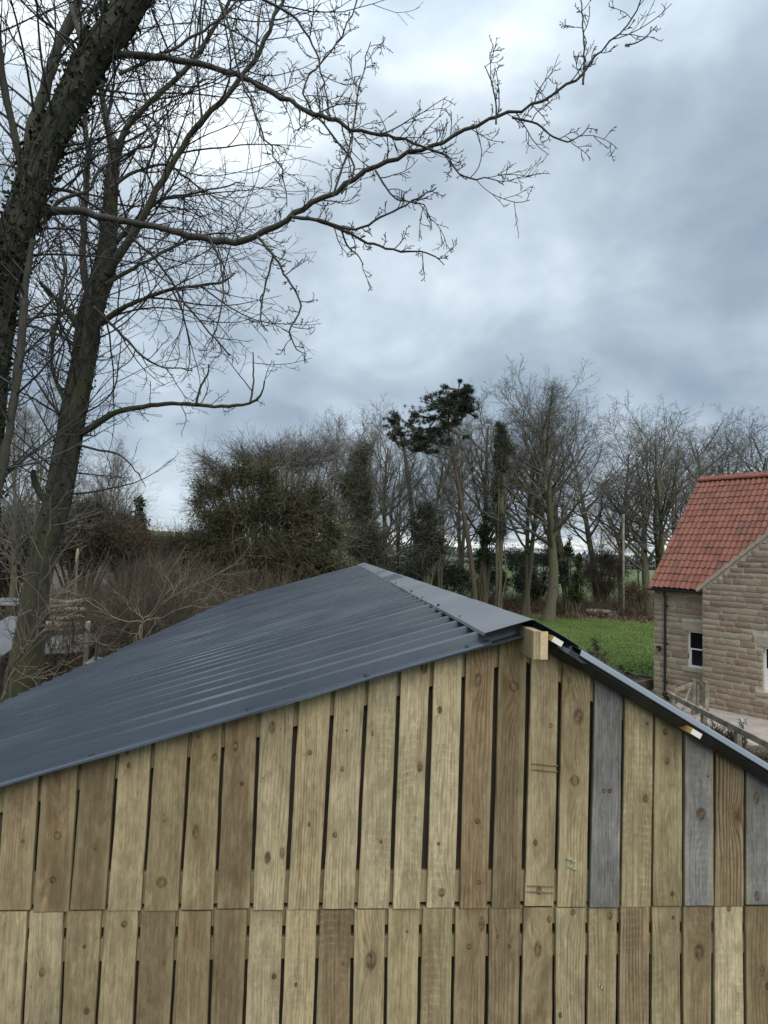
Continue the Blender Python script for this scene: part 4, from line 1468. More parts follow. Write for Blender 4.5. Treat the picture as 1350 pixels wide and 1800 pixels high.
def grow(P0, D0, L, R0, R1, k, wob, up, rng, bend=0.0):
    N = len(P0)
    pts = np.empty((N, k + 1, 3))
    pts[:, 0] = P0
    d = nrm(D0)
    step = (L / k)[:, None]
    upv = up if isinstance(up, np.ndarray) else np.array([0, 0, up])
    bv = rng.normal(0, bend, (N, 3)) * np.array([1, 1, 0.7]) if bend else 0.0
    for i in range(k):
        d = nrm(d + rng.normal(0, wob, (N, 3)) + upv + bv)
        pts[:, i + 1] = pts[:, i] + d * step
    t = np.linspace(0, 1, k + 1)[None, :]
    rad = R0[:, None] * (1 - t) + R1[:, None] * t
    return pts, rad


def spawn(pts, rad, m, t0, t1, ang, asd, lf0, lf1, rng, rf=0.65, rmin=0.003, plen=None, flat=None):
    """children along each parent; returns P0,D0,L,R0"""
    N, k, _ = pts.shape
    t = (np.arange(m)[None, :] + rng.uniform(0.1, 0.9, (N, m))) / m
    t = t0 + (t1 - t0) * t
    f = t * (k - 1)
    i = np.clip(f.astype(int), 0, k - 2)
    u = (f - i)[..., None]
    rows = np.arange(N)[:, None]
    a, b = pts[rows, i], pts[rows, i + 1]
    P0 = a + (b - a) * u
    T = nrm(b - a)
    r = rad[rows, i] * (1 - u[..., 0]) + rad[rows, i + 1] * u[..., 0]
    rnd = rng.normal(0, 1, T.shape)
    if flat is not None:
        rnd = rnd * flat
    perp = nrm(rnd - (rnd * T).sum(-1, keepdims=True) * T)
    A = np.radians(rng.normal(ang, asd, (N, m)))[..., None]
    D = T * np.cos(A) + perp * np.sin(A)
    if plen is None:
        plen = np.linalg.norm(np.diff(pts, axis=1), axis=2).sum(1)
    tt = (t - t0) / (t1 - t0 + 1e-9)
    L = plen[:, None] * (lf0 + (lf1 - lf0) * tt) * rng.uniform(0.6, 1.25, (N, m))
    R = np.maximum(r * rf, rmin)
    return P0.reshape(-1, 3), D.reshape(-1, 3), L.ravel(), R.ravel()


def leaf_quads(C, size, rng, asp=0.6, N=None, droop=0.0):
    n = len(C)
    a = nrm(rng.normal(0, 1, (n, 3)) + np.array([0, 0, -droop]))
    b = nrm(np.cross(a, rng.normal(0, 1, (n, 3))))
    s = size * rng.uniform(0.6, 1.35, (n, 1))
    V = np.stack([C - a * s, C + b * s * asp, C + a * s, C - b * s * asp], 1).reshape(-1, 3)
    F = np.arange(n * 4).reshape(-1, 4)
    return V, F


def tree_parts(levels_trunk, levels_twig):
    tv = join([tubes(p, r, s) for p, r, s in levels_trunk])
    wv = join([tubes(p, r, s) for p, r, s in levels_twig])
    return tv, wv


def gen_bare(rng, H, tr, stems=1, lean=(0, 0), first=0.32, m1=14, len1=(0.46, 0.19), ang1=48, up=0.075, m=(8, 6, 4), tipr=0.0060, wob=0.12, stem_h=0.8, spreadstems=8):
    """bare deciduous tree at the origin; returns trunk and twig level lists"""
    D = []
    for i in range(stems):
        a = rng.uniform(0, 2 * PI)
        s = math.radians(spreadstems) if stems > 1 else 0
        D.append((math.cos(a) * s + lean[0], math.sin(a) * s + lean[1], 1))
    D = np.array(D)
    P0 = np.zeros((stems, 3)) + rng.normal(0, 0.12, (stems, 3)) * (stems > 1) * np.array([1, 1, 0])
    P0[:, 2] = -0.15
    R0 = np.full(stems, tr) * (0.75 if stems > 1 else 1) * rng.uniform(0.85, 1.1, stems)
    L = np.full(stems, H * stem_h) * rng.uniform(0.9, 1.05, stems)
    p, r = grow(P0, D, L, R0, R0 * 0.16, 12, 0.045, 0.02, rng)
    r[:, 0] *= 1.35
    trunk = [(p, r, 8)]
    q = spawn(p, r, m1, first, 1.0, ang1, 9, len1[0], len1[1], rng, 0.55, 0.012, plen=np.full(stems, H))
    p1, r1 = grow(q[0], q[1], q[2], np.minimum(q[3], tr * 0.40), np.full(len(q[2]), tipr * 1.6), 8, wob * 0.7, up * 1.2, rng)
    trunk.append((p1, r1, 5))
    q = spawn(p1, r1, m[0], 0.15, 1.0, 42, 12, 0.55, 0.28, rng, 0.6, tipr * 1.3)
    p2, r2 = grow(q[0], q[1], q[2], q[3], np.full(len(q[2]), tipr * 1.1), 5, wob * 0.8, up * 0.8, rng)
    q = spawn(p2, r2, m[1], 0.15, 1.0, 46, 12, 0.52, 0.30, rng, 0.65, tipr)
    p3, r3 = grow(q[0], q[1], q[2], q[3], np.full(len(q[2]), tipr * 0.8), 4, wob * 0.8, up * 0.5, rng)
    q = spawn(p3, r3, m[2], 0.15, 1.0, 40, 10, 0.60, 0.35, rng, 0.7, tipr * 0.8)
    p4, r4 = grow(q[0], q[1], q[2], q[3], np.full(len(q[2]), tipr * 0.55), 2, wob * 0.7, up * 0.4, rng)
    return trunk, [(p2, r2, 4), (p3, r3, 3), (p4, r4, 3)]


VARS = []
for sd_, kw in ((1, dict(stems=1, tr=0.31, m1=22)), (2, dict(stems=1, tr=0.26, m1=22, ang1=42, first=0.28)), (3, dict(stems=2, tr=0.28, m1=14, first=0.30)), (4, dict(stems=1, tr=0.22, m1=22, ang1=40, first=0.36, len1=(0.38, 0.18))), (5, dict(stems=3, tr=0.23, m1=10, first=0.25, spreadstems=10))):
    r_ = np.random.default_rng(100 + sd_)
    (tv, wv) = tree_parts(*gen_bare(r_, 15.0, **kw))
    VARS.append((np_mesh('trunk', tv[0], tv[1], True), np_mesh('crown', wv[0], wv[1])))
for a, b in VARS:
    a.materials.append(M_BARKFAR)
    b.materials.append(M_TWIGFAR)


def link_child(name, me, root, mat_=None):
    o = bpy.data.objects.new(name, me)
    COL.objects.link(o)
    o.parent = root
    return o


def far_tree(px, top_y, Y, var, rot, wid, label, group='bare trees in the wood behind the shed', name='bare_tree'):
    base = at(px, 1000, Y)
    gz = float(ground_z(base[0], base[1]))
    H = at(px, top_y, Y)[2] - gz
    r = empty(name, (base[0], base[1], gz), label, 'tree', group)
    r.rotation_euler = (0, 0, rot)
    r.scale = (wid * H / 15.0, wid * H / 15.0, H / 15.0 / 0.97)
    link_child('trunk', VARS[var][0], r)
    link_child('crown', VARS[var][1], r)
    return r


FAR = [  # px, top y, distance, variant, rotation, width factor, label
    (470, 790, 50, 1, 0.3, 1.0, 'bare tree rising just behind the top of the big green bush'),
    (535, 758, 52, 2, 1.2, 1.15, 'bare twin-stem tree to the right of the big green bush'),
    (598, 735, 50, 0, 2.1, 1.1, 'bare tree between the big bush and the dark ivy cone'),
    (640, 722, 54, 3, 0.9, 1.15, 'slender bare tree rising directly behind the dark ivy cone'),
    (672, 715, 48, 1, 4.0, 1.0, 'bare mossy tree just left of the dark-topped pine group'),
    (705, 735, 53, 4, 2.9, 0.7, 'several-stemmed bare tree under the lower pine crown'),
    (745, 715, 50, 3, 5.1, 1.0, 'thin bare tree just left of the leaning pine'),
    (775, 740, 46, 4, 0.4, 0.62, 'low clump of bare stems left of the leaning pine trunk'),
    (848, 692, 52, 0, 1.0, 1.05, 'bare tree just right of the tall leaning pine'),
    (925, 672, 49, 2, 3.3, 1.0, 'tall bare tree between the ivy column and the large centre trunk'),
    (965, 657, 45, 0, 5.6, 1.3, 'tallest bare tree with thick trunk standing at the lawn edge'),
    (1142, 735, 52, 1, 0.7, 1.35, 'left of two bare trunks rising close beside the house roof'),
    (1163, 722, 53, 2, 2.6, 1.3, 'right of two bare trunks rising close beside the house roof'),
    (1000, 672, 58, 1, 1.4, 1.25, 'bare tree behind and right of the tallest trunk'),
    (812, 715, 56, 2, 0.1, 0.95, 'bare twin-stem tree behind the leaning pine trunk'),
    (1285, 750, 62, 2, 5.9, 1.4, 'bare twin-stem tree over the middle of the tiled ridge'),
    (1052, 700, 57, 3, 2.0, 1.35, 'broad fine-twigged bare tree between the tallest trunk and the pole'),
    (1096, 748, 64, 0, 3.0, 1.2, 'faint bare tree right behind the wooden pole'),
    (1195, 735, 60, 4, 1.0, 1.1, 'many-stemmed bare tree just above the left roof verge'),
    (575, 745, 56, 4, 0.8, 1.1, 'many-stemmed bare tree over the right shoulder of the big bush'),
    (1238, 735, 58, 0, 4.4, 1.3, 'bare tree showing over the left end of the tiled ridge'),
    (1330, 740, 60, 1, 3.6, 1.4, 'bare tree at the right edge above the tiled roof'),
    (1062, 880, 75, 4, 1.9, 0.9, 'small faint bare tree left of the pole'),
    (1121, 895, 70, 3, 0.2, 0.9, 'small bare sapling right of the pole'),
    (225, 770, 34, 1, 2.4, 0.95, 'bare tree behind the left trunks, over the brown thicket'),
    (160, 790, 40, 2, 5.0, 1.0, 'bare twin-stem tree far behind the leaning left trunk'),
    (60, 640, 16, 4, 4.2, 0.75, 'many-stemmed bare tree between the two big left trunks'),
    (20, 700, 22, 0, 0.2, 0.9, 'bare tree at the left edge behind the ivy trunk'),
]
for f in FAR:
    far_tree(*f)


def trace(pts, Y0, Y1, rads_px, n=20):
    """polyline in photo pixels between depths Y0..Y1 -> world points, radii in metres"""
    m_ = len(pts)
    P = [at(x, y, Y0 + (Y1 - Y0) * i / (m_ - 1)) for i, (x, y) in enumerate(pts)]
    r = np.interp(np.linspace(0, 1, m_), np.linspace(0, 1, len(rads_px)), rads_px)
    R = [rr * np.dot(p - CAM, FWD) / FPX for rr, p in zip(r, P)]
    return resample(P, R, n)


def ivy_on(P, R, n, rng, size, spread):
    k = len(P)
    f = rng.uniform(0, k - 1.001, n)
    i = f.astype(int)
    c = P[i] + (P[i + 1] - P[i]) * (f - i)[:, None]
    r = R[i] + spread * np.abs(rng.normal(0, 1, n))
    d = nrm(rng.normal(0, 1, (n, 3)) * np.array([1, 1, 0.35]))
    return leaf_quads(c + d * r[:, None], size, rng, 0.7, droop=0.5)


def vine_on(P, R, n, rng, rv):
    """thin woody ivy stems winding up a trunk"""
    k = len(P)
    T, Q = [], []
    for _ in range(n):
        a0 = rng.uniform(0, 2 * PI)
        i0, i1 = sorted(rng.integers(0, k, 2))
        if i1 - i0 < 4:
            i0, i1 = max(0, i0 - 4), min(k - 1, i0 + 6)
        ii = np.linspace(i0, i1, 14)
        ang = a0 + np.cumsum(rng.normal(0, 0.35, 14))
        pp = np.stack([np.interp(ii, np.arange(k), P[:, j]) for j in range(3)], 1)
        rr = np.interp(ii, np.arange(k), R) * rng.uniform(1.0, 1.12)
        pp = pp + np.stack([np.cos(ang) * rr, np.sin(ang) * rr, np.zeros(14)], 1)
        T.append(pp)
        Q.append(np.full(14, rv * rng.uniform(0.6, 1.4)))
    return tubes(np.array(T), np.array(Q), 4)


def near_tree(name, label, base_pts, trunk_segs, limb_segs, seed, bark, twig_cfg, ivy=None, cat='tree'):
    rng = np.random.default_rng(seed)
    P, R = base_pts
    gz = float(ground_z(P[0][0], P[0][1]))
    root = empty(name, (P[0][0], P[0][1], gz), label, cat)
    Pt = np.vstack([[P[0][0], P[0][1], gz - 0.1], P])
    Rt = np.concatenate([[R[0] * 1.25], R])
    Pt, Rt = resample(Pt, Rt, 60)
    Rn = Rt * (1 + rng.normal(0, 0.03, len(Rt)))
    V, F = tubes(Pt[None], Rn[None], 16)
    wobj('trunk', V, F, bark, root, origin=np.array([P[0][0], P[0][1], gz]), smooth=True)
    allseg = trunk_segs + limb_segs
    for si, (p, r) in enumerate(allseg):
        n_ = len(p)
        env = np.sin(np.linspace(0.0, PI / 2, n_))[:, None] ** 0.5
        jit = rng.normal(0, 1, (n_, 3)) * np.linalg.norm(p[-1] - p[0]) * 0.0045
        drift = np.cumsum(rng.normal(0, 1, (n_, 3)), axis=0) * np.linalg.norm(p[-1] - p[0]) * 0.003
        p += (jit + drift) * env * (1.0 if si >= len(trunk_segs) + 2 else 0.5)
        rr = r * (0.80 if si >= len(trunk_segs) else 0.9) * (1 + rng.normal(0, 0.06, len(r)))
        V, F = tubes(p[None], rr[None], 8)
        wobj('limb', V, F, bark, root, smooth=True)
    # twigs
    lists = []
    for (segs, m1, l1, up, wob, ang, fl) in twig_cfg(trunk_segs, limb_segs, (Pt, Rt)):
        for (p, r) in segs:
            ln = np.linalg.norm(np.diff(p, axis=0), axis=1).sum()
            mm = max(1, int(ln * m1))
            q = spawn(p[None], r[None], mm, 0.06, 1.0, ang, 14, 1, 1, rng, 0.5, 0.0035, plen=np.array([l1]), flat=fl)
            Lq = np.minimum(q[2] * rng.choice([0.35, 0.6, 1.0, 1.35], len(q[2])), 1.7)
            p1, r1 = grow(q[0], q[1], Lq, np.minimum(q[3], 0.0035 + Lq * 0.006), np.full(len(Lq), 0.0028), 9, wob * 0.55, up + 0.03, rng, 0.095)
            lists.append((p1, r1, 4))
            q = spawn(p1, r1, 4, 0.2, 1.0, 42, 12, 0.50, 0.28, rng, 0.75, 0.0031)
            p2, r2 = grow(q[0], q[1], q[2], q[3], np.full(len(q[2]), 0.0025), 6, wob * 0.6, up, rng, 0.11)
            lists.append((p2, r2, 3))
            q = spawn(p2, r2, 3, 0.3, 1.0, 45, 14, 0.42, 0.2, rng, 0.85, 0.0026)
            p3, r3 = grow(q[0], q[1], np.minimum(q[2], 0.2), q[3], np.full(len(q[2]), 0.0022), 3, wob, up * 1.4, rng)
            lists.append((p3, r3, 3))
    V, F = join([tubes(p, r, s) for p, r, s in lists])
    wobj('crown', V, F, M_TWIG, root)
    if ivy:
        n, size, spread, lo, hi = ivy
        a, b = int(lo * 60), int(hi * 60)
        V, F = ivy_on(Pt[a:b], Rt[a:b], n, rng, size, spread)
        o = wobj('ivy', V, F, M_IVY, root)
        o['kind'] = 'stuff'
        V, F = vine_on(Pt[a:], Rt[a:], 60, rng, 0.006)
        wobj('ivy_stem', V, F, M_BARKA, root)['kind'] = 'stuff'
    return root


# ---- tree A: thick ivy-wrapped trunk leaning in from the left edge, long limb over the roof
YA = 5.6
tA = trace([(-66, 1200), (-46, 950), (-30, 780), (-18, 650), (-6, 550), (8, 480), (27, 420), (47, 360), (62, 310), (85, 250), (102, 220), (131, 165), (163, 100), (206, 45), (245, -20), (300, -110)], 5.7, 5.4, [33, 30, 28, 27, 27, 26, 26, 25, 24, 23, 23, 24, 25, 25, 24, 23], 40)
segA = [
    trace([(45, 345), (50, 280), (60, 220), (76, 180), (100, 100), (128, 35), (150, -30)], 5.6, 5.9, [13, 11, 9, 8], 20),
    trace([(38, 300), (22, 220), (8, 140), (-2, 60), (-8, -20)], 5.6, 5.2, [8, 6, 5], 18),
    trace([(-10, 880), (8, 800), (26, 680), (40, 570), (46, 500), (55, 420)], 5.5, 5.5, [9, 8, 7, 5], 20),
    trace([(165, 120), (140, 60), (122, 0), (110, -50)], 5.5, 5.9, [6, 5, 4], 16),
]
limA = [
    trace([(68, 375), (110, 371), (150, 373), (200, 386), (270, 395), (340, 408), (400, 421), (440, 416), (480, 396), (520, 376), (580, 345), (640, 311), (700, 284), (760, 259), (830, 235), (900, 207), (960, 185), (1010, 160), (1050, 125), (1090, 85), (1130, 40), (1158, 0)], 5.6, 4.9, [10, 8, 7.5, 7, 5.5, 4.4, 3.4, 2.6, 1.3], 60),
    trace([(185, 96), (250, 96), (310, 105), (360, 113), (400, 125), (440, 138), (480, 160), (530, 186), (580, 209), (630, 231), (680, 243), (730, 265), (790, 290), (825, 330), (860, 330), (890, 340)], 5.5, 5.0, [8, 6.5, 6, 5, 4, 3, 1.8, 0.9], 50),
    trace([(452, 415), (480, 450), (500, 485), (527, 537), (507, 585), (518, 615), (535, 625)], 5.3, 5.1, [3.2, 2.4, 1.7, 0.9], 24),
    trace([(480, 450), (466, 500), (456, 560), (470, 585)], 5.25, 5.3, [2.4, 1.8, 1.2], 16),
    trace([(85, 385), (104, 352), (150, 338), (172, 302), (208, 275), (272, 245), (268, 205), (250, 110)], 5.6, 5.9, [4, 3.6, 3, 2.2, 1.2], 26),
    trace([(510, 381), (560, 386), (600, 402), (622, 411), (655, 428), (700, 440), (740, 443), (770, 452), (783, 462)], 5.25, 5.1, [4, 3.5, 2.8, 1.8, 1], 26),
    trace([(560, 386), (620, 404), (660, 385), (720, 355), (765, 330)], 5.2, 4.9, [3.5, 2.8, 2, 1.2], 20),
    trace([(600, 402), (610, 432), (630, 450), (640, 468)], 5.2, 5.3, [2.4, 1.8, 1.0], 14),
    trace([(455, -5), (500, 20), (530, 45), (555, 90), (572, 165), (582, 220)], 5.2, 5.1, [3.4, 2.8, 2.0, 0.9], 22),
    trace([(385, 0), (405, 50), (420, 120), (445, 190), (478, 265), (500, 320), (504, 378)], 5.3, 5.2, [2.6, 2.2, 1.7, 0.9], 24),
    trace([(900, 207), (940, 216), (975, 240), (1000, 247), (1022, 238), (1040, 216)], 5.0, 4.8, [2.4, 2, 1.5, 1], 18),
    trace([(1025, 148), (1028, 100), (1026, 40), (1022, -10)], 4.95, 5.0, [2.4, 1.8, 1.3], 16),
    trace([(872, 218), (872, 180), (866, 150), (853, 118)], 5.0, 5.0, [2.2, 1.8, 1.0], 12),
    trace([(1100, 80), (1125, 72), (1155, 45)], 4.9, 4.8, [1.6, 1.0], 10),
    trace([(585, 345), (600, 300), (618, 250), (630, 175), (640, 120), (647, 78)], 5.1, 5.2, [3, 2.2, 1.6, 1], 20),
    trace([(600, 340), (620, 290), (570, 225), (530, 150), (590, 70), (622, 0)], 5.2, 5.5, [2.4, 2, 1.6], 24),
    trace([(365, 415), (385, 450), (395, 505), (390, 560), (380, 600)], 5.35, 5.2, [2.6, 2, 1.2], 18),
    trace([(660, 300), (680, 330), (700, 350), (745, 360), (750, 385)], 5.1, 5.0, [2.4, 1.8, 1.0], 16),
    trace([(210, 130), (255, 110), (330, 75), (400, 20), (430, -10)], 5.5, 5.8, [4, 3.2, 2.6, 2], 20),
    trace([(60, 330), (130, 340), (200, 390), (280, 470), (330, 540), (400, 620)], 5.6, 6.4, [4, 3.4, 2.6, 1.6], 24),
]
UPF = np.array([1.0, 0.55, 1.0])


def cfgA(tr, lm, main):
    return [([lm[0]], 10.0, 0.34, 0.10, 0.14, 55, UPF), ([lm[1]], 13.0, 0.42, 0.02, 0.16, 55, UPF), (lm[2:18], 11.0, 0.24, 0.02, 0.18, 55, UPF),
            (lm[18:], 8.0, 1.0, 0.04, 0.14, 45, UPF), (tr, 9.0, 1.4, 0.04, 0.13, 50, UPF), ([(main[0][22:], main[1][22:])], 15.0, 1.2, 0.02, 0.14, 60, UPF),
            ([(main[0][8:], main[1][8:])], 50.0, 0.16, 0.0, 0.22, 60, UPF)]


near_tree('leaning_tree', 'thick ivy-wrapped tree at the left edge with long limb reaching over the roof', tA, segA, limA, 41, M_BARKA, cfgA, ivy=(5200, 0.024, 0.040, 0.2, 0.98))

# ---- tree B: second trunk leaning right, behind the eave
tB = trace([(26, 1260), (33, 1208), (57, 1083), (77, 958), (102, 875), (117, 792), (133, 708), (149, 625), (158, 562), (168, 521), (182, 480), (190, 425), (194, 350), (200, 282), (210, 250)], 7.6, 7.4, [27, 25, 22, 23, 21, 20, 20, 19, 19, 18, 17, 13, 11, 10, 8], 40)
segB = [
    trace([(205, 270), (222, 225), (260, 185), (330, 120), (362, 70), (390, 20), (405, -20)], 7.4, 7.2, [6.5, 5, 3.8, 3], 24),
    trace([(188, 480), (212, 445), (245, 390), (300, 290), (350, 215), (420, 140), (470, 60), (500, -15)], 7.4, 7.0, [9, 7, 5.5, 4.5, 3.2], 28),
    trace([(163, 545), (148, 485), (145, 400), (149, 320), (153, 260), (145, 215), (150, 120), (140, 20)], 7.5, 7.8, [8, 6.5, 5.5, 4.5, 3], 26),
    trace([(200, 285), (190, 230), (178, 160), (182, 80), (190, -20)], 7.4, 7.6, [7, 6, 5, 4], 22),
]
limB = [
    trace([(178, 568), (205, 548), (240, 529), (300, 508), (350, 502), (395, 495), (416, 478)], 7.4, 7.0, [7, 5.5, 4, 2.8, 1.2], 24),
    trace([(145, 760), (170, 745), (200, 726), (240, 717), (300, 709), (350, 712), (400, 714), (440, 708), (463, 692), (470, 668)], 7.5, 7.0, [8, 6.5, 5, 4, 3.2, 1.2], 30),
    trace([(345, 710), (352, 680), (365, 660), (368, 640)], 7.2, 7.2, [3, 2.2, 1.4], 12),
    trace([(440, 708), (446, 670), (445, 620)], 7.1, 7.1, [2.5, 1.8, 1.2], 12),
    trace([(148, 595), (126, 556), (95, 522), (72, 498)], 7.5, 7.2, [8, 7, 5, 4], 18),
    trace([(150, 640), (120, 600), (60, 578), (20, 575)], 7.5, 7.8, [5, 4, 3, 2], 18),
    trace([(88, 890), (70, 868), (60, 846), (58, 828)], 7.5, 7.3, [8, 7.5, 7, 5.5], 12),
    trace([(128, 780), (170, 790), (215, 800), (245, 830), (258, 855)], 7.5, 7.4, [3, 2.2, 1.5, 0.6], 18),
    trace([(185, 500), (240, 470), (300, 440), (350, 420), (420, 415)], 7.4, 7.8, [5, 3.8, 2.6, 1], 20),
    trace([(190, 440), (240, 380), (290, 345), (360, 335), (430, 320)], 7.4, 7.9, [5, 3.8, 2.6, 1], 20),
    trace([(112, 700), (90, 640), (95, 560), (105, 480), (90, 400)], 7.6, 8.2, [5, 4, 3, 2], 20),
    trace([(165, 540), (215, 590), (270, 640), (340, 650)], 7.3, 7.0, [4, 3, 2, 1.2], 18),
    trace([(195, 330), (240, 300), (290, 290), (350, 330), (400, 360)], 7.3, 7.6, [4, 3, 2, 1.2], 18),
]


def cfgB(tr, lm, main):
    return [(tr, 9.0, 1.7, 0.04, 0.13, 45, UPF), (lm[:1] + lm[8:], 9.0, 1.3, 0.04, 0.15, 45, UPF), (lm[1:4], 4.0, 0.55, 0.0, 0.18, 60, UPF), (lm[4:6], 8.0, 1.2, 0.04, 0.15, 50, UPF), ([(main[0][26:], main[1][26:])], 14.0, 1.7, 0.03, 0.14, 55, UPF),
            ([(main[0][14:], main[1][14:])], 26.0, 0.25, 0.0, 0.22, 60, UPF)]


near_tree('leaning_tree', 'bare tree with green-brown trunk rising behind the left roof edge', tB, segB, limB, 52, M_BARKB, cfgB, ivy=(900, 0.020, 0.03, 0.40, 0.95))


# ------------------------------------------------------------------ pine, ivy columns, evergreens
def needle_tufts(C, n, ln, rng, wd=0.012, updir=0.6):
    """tufts of needles: n thin blades radiating from each centre"""
    N = len(C)
    c = np.repeat(C, n, axis=0)
    d = nrm(rng.normal(0, 1, (N * n, 3)) + np.array([0, 0, updir]))
    s = nrm(np.cross(d, rng.normal(0, 1, d.shape))) * wd
    L = ln * rng.uniform(0.6, 1.2, (N * n, 1))
    V = np.stack([c - s, c + s, c + d * L], 1).reshape(-1, 3)
    return V, np.arange(N * n * 3).reshape(-1, 3)


def pine(label, trunk_px, Y, r_px, clumps, seed, group=None, bark=None):
    rng = np.random.default_rng(seed)
    P, R = trace(trunk_px, Y, Y, r_px, 24)
    gz = float(ground_z(P[0][0], P[0][1]))
    P[0][2] = gz - 0.1
    root = empty('pine_tree', (P[0][0], P[0][1], gz), label, 'tree', group)
    parts = [tubes(P[None], R[None], 8)]
    cen = []
    for (x, y, rx, ry) in clumps:
        c = at(x, y, Y + rng.uniform(-0.8, 0.8))
        k = Y / FPX
        n = int(40 + rx * ry * 0.14)
        sub = rng.normal(0, 0.75, (7, 3)) * np.array([rx * k, rx * k, ry * k * 0.8])
        w_ = rng.uniform(0.25, 0.6, 7)
        ch = rng.integers(0, 7, n)
        q = sub[ch] + rng.normal(0, 0.62, (n, 3)) * np.array([rx * k, rx * k, ry * k * 0.7]) * w_[ch][:, None]
        cen.append(c + q)
        j = np.argmin(np.linalg.norm(P - (c - [0, 0, 1.0]), axis=1))
        B, BR = resample([P[j], (P[j] + c) / 2 - [0, 0, 0.25], c], [R[j] * 0.5, 0.02], 8)
        parts.append(tubes(B[None], BR[None], 5))
        tw = np.stack([np.repeat(c[None], n, 0), (c + q * 0.5) - [0, 0, .05], c + q], 1)
        parts.append(tubes(tw, np.tile([0.022, 0.014, 0.008], (n, 1)), 3))
    V, F = join(parts)
    wobj('trunk', V, F, bark or M_PINEBARK, root, smooth=True)
    V, F = needle_tufts(np.concatenate(cen), 40, 0.27, rng, 0.011)
    wobj('crown', V, F, M_PINELEAF, root)
    return root


pine('tall leaning pine with reddish trunk and dark flat-topped crown', [(836, 1050), (828, 985), (820, 930), (808, 865), (797, 800), (788, 755), (790, 720)], 44, [5, 4.6, 4, 3.4, 2.7, 2, 1.2],
     [(772, 698, 17, 12), (800, 692, 18, 13), (816, 708, 18, 13), (785, 713, 26, 15), (802, 725, 22, 11), (768, 735, 22, 14), (755, 752, 20, 16), (738, 768, 18, 14), (762, 768, 16, 14), (745, 792, 14, 12), (775, 780, 12, 10), (806, 684, 13, 11), (790, 702, 22, 14), (822, 722, 15, 10), (782, 750, 18, 13), (796, 738, 16, 10)], 61)
pine('shorter dark pine crown standing left of the leaning pine', [(735, 1020), (730, 950), (722, 880), (712, 800), (705, 760)], 49, [5, 4.5, 4, 3, 2],
     [(702, 738, 14, 12), (720, 745, 14, 10), (705, 760, 18, 12), (695, 775, 10, 12), (722, 772, 14, 12), (735, 790, 12, 10), (745, 775, 14, 12), (690, 750, 10, 10)], 62, bark=M_BARKFAR)


def leafy(name, label, cat, lumps, Y, n_leaf, size, mat_, seed, stems=0, stem_mat=None, group=None, depth=0.8, asp=0.6, hollow=0.45, twigs=None, frag=True):
    """foliage mass out of ellipsoid lumps given in photo px (x, y, rx, ry)"""
    rng = np.random.default_rng(seed)
    L = np.array(lumps, float)
    k = Y / FPX
    area = L[:, 2] * L[:, 3]
    cx, cy = np.average(L[:, 0], weights=area), L[:, 1].max()
    b = at(cx, cy, Y)
    gz = float(ground_z(b[0], b[1]))
    root = empty(name, (b[0], b[1], gz), label, cat, group)
    C = []
    cen = []
    if frag:
        fl = [(x, y, rx * 0.82, ry * 0.82) for (x, y, rx, ry) in lumps]
        for (x, y, rx, ry) in lumps:
            for _ in range(4):
                sc_ = rng.uniform(0.40, 0.72)
                fl.append((x + rng.normal(0, 0.42) * rx, y + rng.normal(0, 0.38) * ry, rx * sc_, ry * sc_))
        lumps = fl
        area = np.array([a_[2] * a_[3] for a_ in lumps])
    for (x, y, rx, ry) in lumps:
        c = at(x, y, Y) + np.array([0, rng.uniform(-0.35, 0.35) * rx * k, 0])
        n = int(n_leaf * rx * ry / area.sum())
        d = nrm(rng.normal(0, 1, (n, 3)))
        # uneven lumps: radius modulated by direction so that sprays and gaps appear
        ph = rng.uniform(0, 6, 6)
        mod = 1 + 0.16 * np.sin(d[:, 0] * 5 + ph[0]) + 0.16 * np.sin(d[:, 2] * 6 + ph[1]) + 0.12 * np.sin(d[:, 1] * 7 + ph[2] + d[:, 2] * 4)
        rad = rng.uniform(hollow, 1.0, n) * mod
        q = d * rad[:, None] * np.array([rx * k, rx * k * depth, ry * k])
        C.append(c + q)
        cen.append(c)
    C = np.concatenate(C)
    C = C[C[:, 2] > ground_z(C[:, 0], C[:, 1])]
    V, F = leaf_quads(C, size, rng, asp)
    wobj('foliage', V, F, mat_, root)
    foot = np.array([b[0], b[1], gz - 0.1])
    P = np.stack([np.stack([foot + rng.normal(0, 0.12, 3) * [1, 1, 0], (foot + c) / 2 + rng.normal(0, 0.15, 3), c]) for c in cen])
    if stems:
        P = np.concatenate([P] * stems) + rng.normal(0, 0.1, (len(P) * stems, 1, 3)) * [1, 1, 0]
    r = np.tile([0.07, 0.05, 0.015], (len(P), 1)) * min(1.0, Y / 40 + 0.3)
    Vs, Fs = tubes(P, r, 5)
    wobj('stem', Vs, Fs, stem_mat or M_BARKFAR, root)
    if twigs:
        nt, lt, tm, upt = twigs
        sel = C[rng.integers(0, len(C), nt)]
        c0 = np.average(np.array(cen), axis=0)
        D = nrm(nrm(sel - c0) + rng.normal(0, 0.75, sel.shape) + [0, 0, 0.25])
        p1, r1 = grow(sel - D * lt * 0.4, D, np.full(nt, lt) * rng.uniform(0.5, 1.3, nt), np.full(nt, 0.010), np.full(nt, 0.004), 5, 0.16, upt, rng)
        q = spawn(p1, r1, 5, 0.2, 1, 42, 12, 0.5, 0.3, rng, 0.8, 0.004)
        p2, r2 = grow(q[0], q[1], q[2], q[3], np.full(len(q[2]), 0.0035), 3, 0.16, upt, rng)
        V, F = join([tubes(p1, r1, 3), tubes(p2, r2, 3)])
        wobj('twigs', V, F, tm, root)['kind'] = 'stuff'
    return root


